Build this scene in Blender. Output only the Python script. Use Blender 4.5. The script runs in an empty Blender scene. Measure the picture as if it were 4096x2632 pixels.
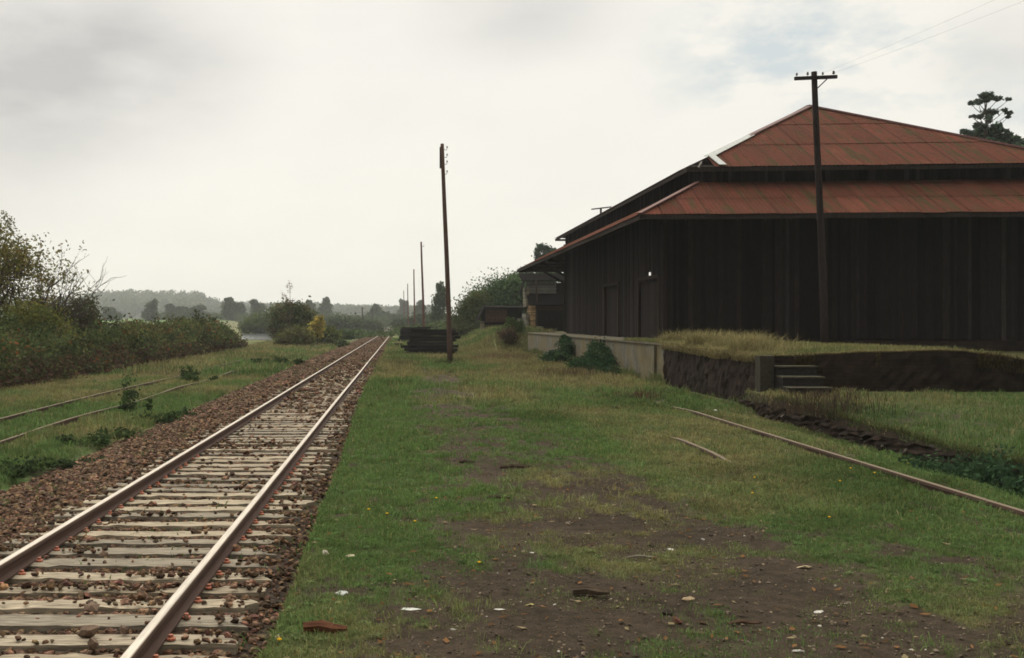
import bpy, math, random
import numpy as np
random.seed(7); RNG = np.random.default_rng(11)
S = bpy.context.scene; COL = S.collection
H = 2.08; F = 2530.0; VX, VY = 938.0, 754.0          # eye height, focal length and vanishing point used for measuring
R = math.radians

# ---------------------------------------------------------------- helpers
def XY(px, py, z=0.1):
    Y = (H - z) * F / (py - VY); return (px - VX) * Y / F, Y
def XZ(px, py, Y): return (px - VX) * Y / F, H - (py - VY) * Y / F
def ss(a, b, t):
    t = np.clip((np.asarray(t, float) - a) / (b - a), 0, 1); return t * t * (3 - 2 * t)
_T = RNG.random((512, 512))
def vnoise(x, y):
    x = np.asarray(x, float); y = np.asarray(y, float)
    xi = np.floor(x).astype(int); yi = np.floor(y).astype(int); u = x - xi; v = y - yi
    u = u * u * (3 - 2 * u); v = v * v * (3 - 2 * v)
    a = _T[xi & 511, yi & 511]; b = _T[(xi + 1) & 511, yi & 511]; c = _T[xi & 511, (yi + 1) & 511]; d = _T[(xi + 1) & 511, (yi + 1) & 511]
    return (a * (1 - u) + b * u) * (1 - v) + (c * (1 - u) + d * u) * v
def fbm(x, y, o=4, k=0):
    s = 0; a = .5; n = 0
    for i in range(o):
        s = s + a * vnoise(x + 37.1 * i + k, y + 17.7 * i + k * 1.7); n += a; x = x * 2.03; y = y * 2.03; a *= .5
    return s / n
def mesh(name, V, faces, mat=None, parent=None, col=None, smooth=False, uv=None):
    """one mesh object from numpy verts and a list of face arrays (N,3)/(N,4)"""
    V = np.asarray(V, np.float32).reshape(-1, 3)
    me = bpy.data.meshes.new(name)
    if isinstance(faces, np.ndarray): faces = [faces]
    faces = [np.asarray(f, np.int32) for f in faces if len(f)]
    loops = np.concatenate([f.ravel() for f in faces]); sizes = np.concatenate([np.full(len(f), f.shape[1], np.int32) for f in faces])
    me.vertices.add(len(V)); me.vertices.foreach_set('co', V.ravel())
    me.loops.add(len(loops)); me.loops.foreach_set('vertex_index', loops)
    me.polygons.add(len(sizes)); st = np.zeros(len(sizes), np.int32); st[1:] = np.cumsum(sizes)[:-1]
    me.polygons.foreach_set('loop_start', st); me.polygons.foreach_set('loop_total', sizes)
    me.polygons.foreach_set('use_smooth', np.full(len(sizes), smooth))
    if col is not None:
        a = me.color_attributes.new('Col', 'FLOAT_COLOR', 'POINT')
        c = np.ones((len(V), 4), np.float32); c[:, :3] = np.asarray(col, np.float32).reshape(-1, 3); a.data.foreach_set('color', c.ravel())
    if uv is not None:
        l = me.uv_layers.new(name='UV'); l.data.foreach_set('uv', np.asarray(uv, np.float32)[loops].ravel())
    me.update(calc_edges=True)
    if mat: me.materials.append(mat)
    o = bpy.data.objects.new(name, me); COL.objects.link(o)
    if parent: o.parent = parent; 
    return o
def tag(o, label=None, cat=None, group=None, kind=None):
    if label: o['label'] = label
    if cat: o['category'] = cat
    if group: o['group'] = group
    if kind: o['kind'] = kind
    return o
def thing(name, label, cat, loc=(0, 0, 0), rz=0, group=None):
    o = bpy.data.objects.new(name, None); o.empty_display_size = .2; COL.objects.link(o)
    o.location = loc; o.rotation_euler = (0, 0, rz); return tag(o, label, cat, group)
class MB:
    """collects boxes, bars and tubes into one mesh"""
    def __init__(s): s.V = []; s.Q = []; s.T = []; s.C = []; s.n = 0
    def add(s, v, quads=(), tris=(), c=(1, 1, 1)):
        v = np.asarray(v, float).reshape(-1, 3); s.V.append(v)
        if len(quads): s.Q.append(np.asarray(quads, int) + s.n)
        if len(tris): s.T.append(np.asarray(tris, int) + s.n)
        c = np.asarray(c, float); s.C.append(np.broadcast_to(c, (len(v), 3))); s.n += len(v)
    def box(s, x0, x1, y0, y1, z0, z1, c=(1, 1, 1), j=0):
        v = np.array([[x, y, z] for z in (z0, z1) for y in (y0, y1) for x in (x0, x1)], float)
        if j: v += RNG.normal(0, j, v.shape)
        s.add(v, [[0, 2, 3, 1], [4, 5, 7, 6], [0, 1, 5, 4], [2, 6, 7, 3], [0, 4, 6, 2], [1, 3, 7, 5]], c=c)
    def bar(s, a, b, w, h, c=(1, 1, 1), up=(0, 0, 1)):
        a = np.array(a, float); b = np.array(b, float); d = b - a; d /= np.linalg.norm(d); up = np.array(up, float)
        r = np.cross(d, up); r /= np.linalg.norm(r); u = np.cross(r, d)
        v = [p + r * i * w / 2 + u * k * h / 2 for p in (a, b) for i, k in ((-1, -1), (1, -1), (1, 1), (-1, 1))]
        s.add(v, [[0, 1, 2, 3], [7, 6, 5, 4], [0, 4, 5, 1], [1, 5, 6, 2], [2, 6, 7, 3], [3, 7, 4, 0]], c=c)
    def tube(s, pts, rad, n=6, c=(1, 1, 1), cap=True):
        pts = np.asarray(pts, float); m = len(pts); rad = np.broadcast_to(np.asarray(rad, float), (m,)); rings = []
        for i in range(m):
            d = pts[min(i + 1, m - 1)] - pts[max(i - 1, 0)]; d /= (np.linalg.norm(d) + 1e-9)
            r = np.cross(d, [.31, .77, .2] if abs(d[1]) < .9 else [1, 0, .1]); r /= np.linalg.norm(r); u = np.cross(r, d)
            a = np.arange(n) * 2 * math.pi / n; rings.append(pts[i] + rad[i] * (np.cos(a)[:, None] * r + np.sin(a)[:, None] * u))
        q = [[i * n + k, i * n + (k + 1) % n, (i + 1) * n + (k + 1) % n, (i + 1) * n + k] for i in range(m - 1) for k in range(n)]
        v = np.concatenate(rings); t = []
        if cap:
            v = np.concatenate([v, pts[:1], pts[-1:]]); b = m * n
            t = [[(k + 1) % n, k, b] for k in range(n)] + [[(m - 1) * n + k, (m - 1) * n + (k + 1) % n, b + 1] for k in range(n)]
        s.add(v, q, t, c)
    def build(s, name, mat, parent=None, smooth=False):
        fs = []
        if s.Q: fs.append(np.concatenate(s.Q))
        if s.T: fs.append(np.concatenate(s.T))
        return mesh(name, np.concatenate(s.V), fs, mat, parent, np.concatenate(s.C), smooth)
def children(o): return [c for c in COL.objects if c.parent == o]

# ---------------------------------------------------------------- materials
def new_mat(name):
    m = bpy.data.materials.new(name); m.use_nodes = True; nt = m.node_tree; nt.nodes.clear()
    out = nt.nodes.new('ShaderNodeOutputMaterial'); return m, nt, out
def N(nt, t, **k):
    n = nt.nodes.new(t)
    for a, v in k.items():
        if a == 'i':
            for q, w in v.items(): n.inputs[q].default_value = w
        else: setattr(n, a, v)
    return n
def ramp(nt, fac, stops):
    r = nt.nodes.new('ShaderNodeValToRGB'); e = r.color_ramp.elements
    while len(e) < len(stops): e.new(.5)
    for el, (p, c) in zip(e, stops): el.position = p; el.color = (*c, 1) if len(c) == 3 else c
    nt.links.new(fac, r.inputs[0]); return r.outputs[0]
def mixc(nt, fac, a, b, mode='MIX'):
    m = nt.nodes.new('ShaderNodeMix'); m.data_type = 'RGBA'; m.blend_type = mode
    for s, v in ((m.inputs[0], fac), (m.inputs[6], a), (m.inputs[7], b)):
        if hasattr(v, 'links'): nt.links.new(v, s)
        elif isinstance(v, (int, float)): s.default_value = v
        else: s.default_value = (*v, 1)
    return m.outputs[2]
def noise(nt, vec, scale, detail=5, rough=.6, sc=None):
    if sc is not None:
        mp = N(nt, 'ShaderNodeMapping'); mp.inputs['Scale'].default_value = sc; nt.links.new(vec, mp.inputs[0]); vec = mp.outputs[0]
    n = N(nt, 'ShaderNodeTexNoise', i={'Scale': scale, 'Detail': detail, 'Roughness': rough}); nt.links.new(vec, n.inputs['Vector']); return n.outputs['Fac']
def finish(nt, out, col, rough=.8, bump=None, bs=.3, bd=.02, spec=.3, metal=0):
    p = N(nt, 'ShaderNodeBsdfPrincipled', i={'Roughness': rough, 'Specular IOR Level': spec, 'Metallic': metal})
    if hasattr(col, 'links'): nt.links.new(col, p.inputs['Base Color'])
    else: p.inputs['Base Color'].default_value = (*col, 1)
    if bump is not None:
        b = N(nt, 'ShaderNodeBump', i={'Strength': bs, 'Distance': bd}); nt.links.new(bump, b.inputs['Height']); nt.links.new(b.outputs[0], p.inputs['Normal'])
    nt.links.new(p.outputs[0], out.inputs[0]); return p
def m_attr(name, rough=.85, nscale=8, lo=.75, hi=1.25, bs=.4, bd=.01, sc=None, spec=.25, metal=0):
    """vertex colour times a noise, with bump: wood, stone, rust"""
    m, nt, out = new_mat(name); a = N(nt, 'ShaderNodeAttribute', attribute_name='Col'); tc = N(nt, 'ShaderNodeTexCoord')
    f = noise(nt, tc.outputs['Object'], nscale, 6, .65, sc)
    c = mixc(nt, 1.0, a.outputs['Color'], ramp(nt, f, [(.3, (lo,) * 3), (.7, (hi,) * 3)]), 'MULTIPLY')
    finish(nt, out, c, rough, f, bs, bd, spec, metal); return m
def m_leaf(name, tr=.3, gain=1.0):
    m, nt, out = new_mat(name); a = N(nt, 'ShaderNodeAttribute', attribute_name='Col')
    d = N(nt, 'ShaderNodeBsdfDiffuse'); t = N(nt, 'ShaderNodeBsdfTranslucent'); x = N(nt, 'ShaderNodeMixShader', i={0: tr})
    nt.links.new(a.outputs['Color'], d.inputs[0]); nt.links.new(a.outputs['Color'], t.inputs[0])
    nt.links.new(d.outputs[0], x.inputs[1]); nt.links.new(t.outputs[0], x.inputs[2]); nt.links.new(x.outputs[0], out.inputs[0]); return m
M = {}
M['leaf'] = m_leaf('leaf', .32); M['blade'] = m_leaf('grass_blade', .25)
M['wood'] = m_attr('weathered_wood', .9, 5, .28, 1.35, .6, .008, (.7, 9, 9), .1)
M['board'] = m_attr('dark_board', .95, 3, .5, 1.5, .5, .006, (8, 8, .7), .02)
M['bark'] = m_attr('bark', .95, 7, .6, 1.4, .6, .02, (4, 4, 1), .05)
M['stone'] = m_attr('stone', .9, 14, .6, 1.35, .7, .01, None, .1)
M['rust'] = m_attr('rusty_iron', .7, 20, .6, 1.4, .3, .003, None, .4)
M['ceramic'] = m_attr('insulator_glaze', .3, 5, .9, 1.1, 0, .001)
# polished rail head, rusty sides: the wheel-worn band is bare steel
def m_rail():
    m, nt, out = new_mat('rail_steel'); a = N(nt, 'ShaderNodeAttribute', attribute_name='Col'); tc = N(nt, 'ShaderNodeTexCoord')
    f = noise(nt, tc.outputs['Object'], 3, 5, .7, (14, .6, 14))
    c = mixc(nt, 1.0, a.outputs['Color'], ramp(nt, f, [(.3, (.7,) * 3), (.7, (1.2,) * 3)]), 'MULTIPLY')
    sep = N(nt, 'ShaderNodeSeparateColor'); nt.links.new(a.outputs['Color'], sep.inputs[0])
    p = finish(nt, out, c, .6, f, .1, .002, .15)
    mr = N(nt, 'ShaderNodeMapRange', i={1: .15, 2: .4, 3: 0, 4: .55}); nt.links.new(sep.outputs[2], mr.inputs[0]); nt.links.new(mr.outputs[0], p.inputs['Metallic'])
    mr2 = N(nt, 'ShaderNodeMapRange', i={1: .15, 2: .4, 3: .85, 4: .5}); nt.links.new(sep.outputs[2], mr2.inputs[0]); nt.links.new(mr2.outputs[0], p.inputs['Roughness'])
    return m
M['rail'] = m_rail()
def m_ground():
    m, nt, out = new_mat('ground_soil_and_turf'); a = N(nt, 'ShaderNodeAttribute', attribute_name='Col'); tc = N(nt, 'ShaderNodeTexCoord'); O = tc.outputs['Object']
    f1 = noise(nt, O, 9, 8, .7); f2 = noise(nt, O, 70, 4, .7); f3 = noise(nt, O, .6, 4, .6)
    c = mixc(nt, 1.0, a.outputs['Color'], ramp(nt, f1, [(.3, (.6,) * 3), (.7, (1.4,) * 3)]), 'MULTIPLY')
    c = mixc(nt, .8, c, ramp(nt, f2, [(.3, (.55,) * 3), (.7, (1.5,) * 3)]), 'MULTIPLY')
    c = mixc(nt, .6, c, ramp(nt, f3, [(.35, (.75,) * 3), (.65, (1.25,) * 3)]), 'MULTIPLY')
    ad = N(nt, 'ShaderNodeMath', operation='ADD'); nt.links.new(f1, ad.inputs[0]); nt.links.new(f2, ad.inputs[1])
    finish(nt, out, c, .95, ad.outputs[0], 1.0, .05, .05); return m
M['ground'] = m_ground()
def m_ballast():
    m, nt, out = new_mat('ballast_bed'); a = N(nt, 'ShaderNodeAttribute', attribute_name='Col'); tc = N(nt, 'ShaderNodeTexCoord'); O = tc.outputs['Object']
    v = N(nt, 'ShaderNodeTexVoronoi', i={'Scale': 16}); nt.links.new(O, v.inputs['Vector'])
    c = mixc(nt, 1.0, a.outputs['Color'], ramp(nt, v.outputs['Distance'], [(.1, (1.3,) * 3), (.6, (.35,) * 3)]), 'MULTIPLY')
    finish(nt, out, c, .95, v.outputs['Distance'], -1.0, .05, .15); return m
M['ballast'] = m_ballast()
def m_roof():
    m, nt, out = new_mat('rusty_red_corrugated_iron'); a = N(nt, 'ShaderNodeAttribute', attribute_name='Col'); tc = N(nt, 'ShaderNodeTexCoord'); U = tc.outputs['UV']
    st = noise(nt, U, 1, 6, .6, (5.5, .35, 1)); bl = noise(nt, U, .5, 4, .6, (1, 1.3, 1)); fi = noise(nt, U, 6, 6, .7)
    c = mixc(nt, 1.0, a.outputs['Color'], ramp(nt, fi, [(.3, (.75,) * 3), (.7, (1.25,) * 3)]), 'MULTIPLY')
    mu = N(nt, 'ShaderNodeMath', operation='MULTIPLY'); nt.links.new(ramp(nt, st, [(.47, (0,) * 3), (.6, (1,) * 3)]), mu.inputs[0]); nt.links.new(ramp(nt, bl, [(.40, (.1,) * 3), (.56, (.95,) * 3)]), mu.inputs[1])
    c = mixc(nt, mu.outputs[0], c, (.042, .04, .017))
    br = noise(nt, U, .35, 6, .7, (1, 1, 1)); c = mixc(nt, ramp(nt, br, [(.42, (0,) * 3), (.7, (.75,) * 3)]), c, (.065, .03, .02)); li = noise(nt, U, 1.4, 5, .7, (1.5, .6, 1)); c = mixc(nt, ramp(nt, li, [(.58, (0,) * 3), (.75, (.4,) * 3)]), c, (.17, .075, .05)); finish(nt, out, c, .9, fi, .1, .004, .02); return m
M['roof'] = m_roof()
def m_concrete():
    m, nt, out = new_mat('lichen_stained_concrete'); tc = N(nt, 'ShaderNodeTexCoord'); O = tc.outputs['Object']
    a = noise(nt, O, 2.6, 8, .7, (1, 1, .6)); b = noise(nt, O, 1.0, 6, .65, (1, 1, .7)); d = noise(nt, O, 12, 6, .7)
    c = ramp(nt, a, [(.3, (.04, .035, .024)), (.5, (.092, .085, .062)), (.72, (.15, .142, .112))])
    c = mixc(nt, ramp(nt, b, [(.45, (0,) * 3), (.64, (.8,) * 3)]), c, (.12, .086, .024))
    c = mixc(nt, .7, c, ramp(nt, d, [(.3, (.6,) * 3), (.7, (1.3,) * 3)]), 'MULTIPLY')
    st = noise(nt, O, 3.5, 6, .65, (1, 1, .14)); c = mixc(nt, ramp(nt, st, [(.55, (0,) * 3), (.7, (.7,) * 3)]), c, (.05, .045, .03))
    finish(nt, out, c, .9, d, .5, .02, .2); return m
M['concrete'] = m_concrete()
def m_brick(name, c1, c2, mor):
    m, nt, out = new_mat(name); tc = N(nt, 'ShaderNodeTexCoord'); O = tc.outputs['Object']
    sp = N(nt, 'ShaderNodeSeparateXYZ'); nt.links.new(O, sp.inputs[0]); ad = N(nt, 'ShaderNodeMath', operation='ADD'); nt.links.new(sp.outputs[0], ad.inputs[0]); nt.links.new(sp.outputs[1], ad.inputs[1])
    cb = N(nt, 'ShaderNodeCombineXYZ'); nt.links.new(ad.outputs[0], cb.inputs[0]); nt.links.new(sp.outputs[2], cb.inputs[1])
    b = N(nt, 'ShaderNodeTexBrick', i={'Color1': (*c1, 1), 'Color2': (*c2, 1), 'Mortar': (*mor, 1), 'Scale': 1, 'Mortar Size': .012, 'Brick Width': .3, 'Row Height': .09}); nt.links.new(cb.outputs[0], b.inputs['Vector'])
    f = noise(nt, O, 2, 7, .7); c = mixc(nt, 1.0, b.outputs['Color'], ramp(nt, f, [(.3, (.4,) * 3), (.7, (1.5,) * 3)]), 'MULTIPLY')
    finish(nt, out, c, .95, f, .8, .05, .04); return m
M['brick'] = m_brick('sooty_brick', (.030, .019, .014), (.021, .015, .012), (.019, .016, .013))
def m_water():
    m, nt, out = new_mat('pond_water'); tc = N(nt, 'ShaderNodeTexCoord'); f = noise(nt, tc.outputs['Object'], .8, 4)
    finish(nt, out, (.05, .06, .06), .12, f, .04, .05, .8); return m
M['water'] = m_water()

# ---------------------------------------------------------------- terrain
def edge_x(y): return -.84 - .22 * ss(12, 30, y) + .10 * (fbm(y * 1.3, y * 0 + 3.1, 3) - .5)
def g(x, y):
    x = np.asarray(x, float); y = np.asarray(y, float)
    bump = (fbm(x * .8, y * .8, 4) - .5) * .10 + (fbm(x * 5, y * 5, 3, 9) - .5) * .035
    left = -.37 + bump
    right = .09 + bump
    e = edge_x(y); soft = .05 + .5 * ss(40, 90, y)
    z = left + (right - left) * ss(e - soft, e + soft * .4, x)
    z = z - .16 * ss(-6.3, -5.6, x) * (1 - ss(e - soft - .1, e - soft * .9, x))          # dip below the ballast
    t = ss(7.98, 8.10, x + .06 * (fbm(y * 2, y * 0, 3) - .5)) * (1 - ss(25.4, 25.5, y)) * ss(8.5, 10, y)
    z = z + t * (.17 + .20 * ss(15, 24, y))
    z = z + ss(3.8, 7.4, x) * ss(71.2, 76, y) * (1.25 - .5 * ss(110, 220, y))
    z = z - .05 * ss(6.15, 6.35, x) * (1 - ss(6.5, 6.7, x)) * ss(8, 10, y) * (1 - ss(30, 33, y))
    z = z - .15 * ss(6.7, 7.6, x) * (1 - ss(7.98, 8.06, x)) * ss(9, 11, y) * (1 - ss(23, 25, y))
    # far country: fields rise, then wooded hill
    far = 4.4 * ss(230, 640, y) * (1 - (1 - ss(6, 40, np.abs(x + 2.5))) * (1 - ss(400, 560, y)))
    u = VX + F * x / np.maximum(y, 1)
    hill = np.interp(u, [-600, 100, 200, 330, 470, 540, 620, 720, 800, 930, 1000, 1200, 2400], [8, 9, 11, 12.5, 11.5, 7, 5.5, 6.5, 5, 3, 2, 3, 5])
    z = z + far + hill * 2.0 * ss(1050, 1560, y)
    return z
def gmask(x, y):
    """how much turf covers the soil, 0..1"""
    x = np.asarray(x, float); y = np.asarray(y, float)
    c = np.interp(y, [5, 8, 11, 20, 30, 45], [1.95, 2.0, 1.95, 1.45, 1.35, 1.4]); w = np.interp(y, [5, 8, 11, 20, 30, 45], [1.6, 1.5, 1.35, 1.05, .85, .6])
    d = np.abs(x - c + .5 * (fbm(y * .7, y * 0 + 9, 3) - .5)) / np.maximum(w, .05)
    bare = 1 - ss(.6, 1.5, d); bare = bare * (1 - .15 * ss(20, 40, y)) * (1 - ss(38, 56, y))
    n = fbm(x * 1.1, y * .8, 5, 4); n2 = fbm(x * 3.2, y * 2.2, 4, 21); n3 = fbm(x * 7.5, y * 5, 3, 61)
    right = 1.02 - 1.05 * bare + (n - .5) * 1.9 + (n2 - .5) * 1.8 + (n3 - .5) * 2.0
    right = right - .25 * (1 - ss(6, 11, y)) * ss(-.9, .0, x)
    right = right - .5 * ss(2.6, 3.3, x) * (1 - ss(5.2, 6.6, x)) * (1 - ss(8, 12.5, y))
    left = .85 + (n - .5) * 2.2 + (n2 - .5) * .9 - .7 * ss(-8.2, -7, x) * (1 - ss(9, 15, y))
    return np.clip(np.where(x > -1.3, right, left), 0, 1)
def dry(x, y):
    d = (fbm(x * .45, y * .3, 4, 50) - .50) * 3.2 + .55 * ss(2.5, 5, x) * ss(28, 36, y) * (1 - ss(70, 80, y)) + .5 * (1 - ss(-13, -7, x)) + .25 * ss(20, 34, y) 
    return np.clip(d, 0, 1)
GREEN = np.array([.104, .156, .052]); TAN = np.array([.235, .195, .095]); SOIL = np.array([.064, .048, .033])
def turf_col(x, y):
    d = dry(x, y)[:, None]; c = GREEN * (1 - d * .72) + TAN * d * .72
    dk = ss(.5, .72, fbm(x * .35, y * .35, 3, 80))[:, None]; return c * (1 - .3 * dk) * (1 - .18 * ss(7.8, 8.2, x)[:, None] * (1 - ss(25, 26, y)[:, None]))  # last factor paints shade into the turf colour of the right-hand terrace
def axis(a, b, fine0, fine1, step, grow):
    p = list(np.arange(fine0, fine1, step)); s = step; v = fine1
    while v < b: p.append(v); s *= grow; v += s
    p.append(b); q = []; s = step; v = fine0 - s
    while v > a: q.append(v); s *= grow; v -= s
    q.append(a); return np.array(q[::-1] + p)
def grid_faces(nx, ny):
    i = np.arange(nx - 1)[None, :] + np.arange(ny - 1)[:, None] * nx
    return np.stack([i, i + 1, i + 1 + nx, i + nx], -1).reshape(-1, 4)
gx = axis(-1700, 1300, -1.4, 8.4, .07, 1.045); gy = axis(-30, 2100, 5, 14, .08, 1.022)
GX, GY = np.meshgrid(gx, gy); gz = g(GX, GY); fx, fy = GX.ravel(), GY.ravel()
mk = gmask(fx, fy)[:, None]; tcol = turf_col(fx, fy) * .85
soil = SOIL * (.8 + .5 * fbm(fx * 2, fy * 2, 4, 5))[:, None]
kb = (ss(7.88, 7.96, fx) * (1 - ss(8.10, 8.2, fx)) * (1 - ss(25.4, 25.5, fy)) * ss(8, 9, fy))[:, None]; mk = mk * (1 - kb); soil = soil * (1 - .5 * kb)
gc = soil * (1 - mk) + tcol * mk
fieldc = np.where((fbm(fx * .008, fy * .012, 3, 7) > .5)[:, None], np.array([[.10, .16, .05]]), np.array([[.13, .13, .065]]))
ff = ss(170, 300, fy)[:, None]; gc = gc * (1 - ff) + fieldc * ff
wood = ss(1000, 1150, fy)[:, None]; gc = gc * (1 - wood) + np.array([.045, .06, .03]) * wood
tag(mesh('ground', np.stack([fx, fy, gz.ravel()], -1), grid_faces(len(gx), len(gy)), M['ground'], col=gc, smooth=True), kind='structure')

# ---------------------------------------------------------------- railway: bed, stones, sleepers, rails
RX = (-1.705, -3.449)
def bed_z(x, y):
    p = np.interp(x, [-6.25, -5.3, -4.2, -1.2, -.7], [-.56, -.32, -.20, -.205, -.34]); return p + .035 * ss(18, 60, y) + (fbm(np.asarray(x) * 4, np.asarray(y) * 4, 3, 3) - .5) * .04
bx = np.linspace(-6.25, -.7, 64); by = axis(2, 430, 5, 12, .08, 1.03); BX, BY = np.meshgrid(bx, by)
bf = BY.ravel(); bc = np.array([.095, .06, .038]) * np.ones((bf.size, 1)) * (1 - .5 * ss(-1.3, -1.1, BX.ravel()))[:, None]
gm = (ss(.5, .62, fbm(BX.ravel() * 1.2, bf * .6, 4, 31)) * ss(14, 60, bf) * .75)[:, None]; bc = bc * (1 - gm) + np.array([.07, .105, .035]) * gm
bedz = bed_z(BX, BY) 
V = [np.stack([BX.ravel(), bf, bedz.ravel()], -1)]; FQ = [grid_faces(len(bx), len(by))]; C = [bc]
# loose stones of the bed, part of the same mass
def ico():
    p = (1 + 5 ** .5) / 2; v = np.array([[-1, p, 0], [1, p, 0], [-1, -p, 0], [1, -p, 0], [0, -1, p], [0, 1, p], [0, -1, -p], [0, 1, -p], [p, 0, -1], [p, 0, 1], [-p, 0, -1], [-p, 0, 1]], float)
    f = np.array([[0, 11, 5], [0, 5, 1], [0, 1, 7], [0, 7, 10], [0, 10, 11], [1, 5, 9], [5, 11, 4], [11, 10, 2], [10, 7, 6], [7, 1, 8], [3, 9, 4], [3, 4, 2], [3, 2, 6], [3, 6, 8], [3, 8, 9], [4, 9, 5], [2, 4, 11], [6, 2, 10], [8, 6, 7], [9, 8, 1]]); return v / np.linalg.norm(v[0]), f
IV, IF = ico()
def rocks(P, size, cols):
    n = len(P); v = IV[None] * (1 + RNG.normal(0, .22, (n, 12, 1))); v = v * RNG.uniform(.6, 1.25, (n, 1, 3))
    q = RNG.normal(size=(n, 4)); q /= np.linalg.norm(q, axis=1)[:, None]; w, x, y, z = q.T
    Rm = np.stack([1 - 2 * (y * y + z * z), 2 * (x * y - z * w), 2 * (x * z + y * w), 2 * (x * y + z * w), 1 - 2 * (x * x + z * z), 2 * (y * z - x * w), 2 * (x * z - y * w), 2 * (y * z + x * w), 1 - 2 * (x * x + y * y)], -1).reshape(n, 3, 3)
    v = np.einsum('nij,nkj->nki', Rm, v) * np.asarray(size).reshape(-1, 1, 1) * np.array([1, 1, .75]) + P[:, None, :]
    f = (IF[None] + (np.arange(n) * 12)[:, None, None]).reshape(-1, 3); return v.reshape(-1, 3), f, np.repeat(cols, 12, 0)
def stone_field(n, y0, y1, s0, s1, lift):
    y = y0 * (y1 / y0) ** RNG.random(n * 2) if y0 > 20 else RNG.uniform(y0, y1, n * 2); x = RNG.uniform(-6.1, -.75, n * 2)
    onr = np.minimum(np.abs(x - RX[0]), np.abs(x - RX[1])) < .10
    ph = ((y - 5.63) / .49) % 1; ons = (np.minimum(ph, 1 - ph) < .23) & (x > -4.0) & (x < -1.15)
    bur = fbm(x * 1.1, y * 1.1, 3, 66) > .64 - .16 * ss(20, 50, y)
    keep = ~onr & ((x < -1.22) | (RNG.random(n * 2) < .45)) & (~ons | (RNG.random(n * 2) < np.where(bur | (x > -1.42) | (x < -3.75), .34, .035))); x, y = x[keep][:n], y[keep][:n]; ons = ons[keep][:n]
    s = s0 + (s1 - s0) * RNG.random(len(x)) ** 2; z = bed_z(x, y) + s * RNG.uniform(-.1, .6, len(x)) + np.where(ons, .06, 0) 
    c = np.array([.175, .104, .062]) * RNG.uniform(.4, 1.5, (len(x), 1)) * RNG.normal(1, .07, (len(x), 3))
    return rocks(np.stack([x, y, z], -1), s, c)
nv = len(V[0]); FT = []
for a in ((26000, 5.2, 13, .014, .042, 0), (19000, 13, 26, .02, .055, 0), (11000, 26, 60, .035, .09, 0), (10000, 60, 170, .05, .13, 0)):
    v, f, c = stone_field(*a); V.append(v); FT.append(f + nv); C.append(c); nv += len(v)
tag(mesh('ballast', np.concatenate(V), [FQ[0], np.concatenate(FT)], M['ballast'], col=np.concatenate(C)), 'bed of brown crushed stone under and beside the main track', 'ballast', kind='stuff')
# sleepers
def sleeper_mesh(k):
    r = np.random.default_rng(100 + k); nx, ny = 23, 5; L, W, T = 2.76 + r.normal(0, .05), .225 + r.normal(0, .018), .15
    xs = np.linspace(-L / 2, L / 2, nx); ys = np.linspace(-W / 2, W / 2, ny); Xg, Yg = np.meshgrid(xs, ys)
    wob = .012 * np.sin(xs * 2.1 + r.random() * 6)[None, :] + r.normal(0, .004, (ny, nx)); Yt = Yg + wob * (np.abs(Yg) > W / 4) 
    Xt = Xg + (np.abs(Xg) > L / 2 - .01) * r.normal(0, .028, (ny, nx)); Zt = r.normal(0, .003, (ny, nx)) - .012 * (np.abs(Yg) > W / 2 - .01) * r.random((ny, nx)) - .008 * (r.random((ny, 1)) < .3)
    top = np.stack([Xt, Yt, Zt], -1).reshape(-1, 3); bot = top.copy(); bot[:, 2] = -T; v = np.concatenate([top, bot]); q = grid_faces(nx, ny).tolist(); n = nx * ny
    ring = [i for i in range(nx)] + [(j + 1) * nx - 1 for j in range(1, ny)] + [(ny - 1) * nx + i for i in range(nx - 2, -1, -1)] + [j * nx for j in range(ny - 2, 0, -1)]
    q += [[ring[(i + 1) % len(ring)], ring[i], ring[i] + n, ring[(i + 1) % len(ring)] + n] for i in range(len(ring))]
    base = np.array([[.29, .242, .177], [.22, .188, .142], [.33, .275, .197], [.25, .205, .145]][k % 4]); c = base * (.85 + .3 * r.random((nx, 1)))[np.arange(2 * n) % nx] 
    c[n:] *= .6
    return v, np.array(q), c
SL = []
for k in range(7):
    v, q, c = sleeper_mesh(k); o = mesh('sleeper', v, q, M['wood'], col=c); SL.append(o)
lab = 'weathered grey wooden sleeper set across the main track in brown ballast'
scr = MB()
a = np.arange(8) * math.pi / 4
for (r0, z0), (r1, z1) in zip(((.034, 0), (.034, .012), (.018, .02), (.018, .036)), ((.034, .012), (.018, .02), (.018, .036), (.0, .04))):
    v = [[r0 * math.cos(t), r0 * math.sin(t), z0] for t in a] + [[r1 * math.cos(t), r1 * math.sin(t), z1] for t in a]
    scr.add(v, [[i, (i + 1) % 8, 8 + (i + 1) % 8, 8 + i] for i in range(8)], c=(.30, .095, .05))
SCR = None
def copy(o, parent=None):
    c = o.copy(); COL.objects.link(c); c.parent = parent; return c
far = MB(); rr = random.Random(5)
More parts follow.
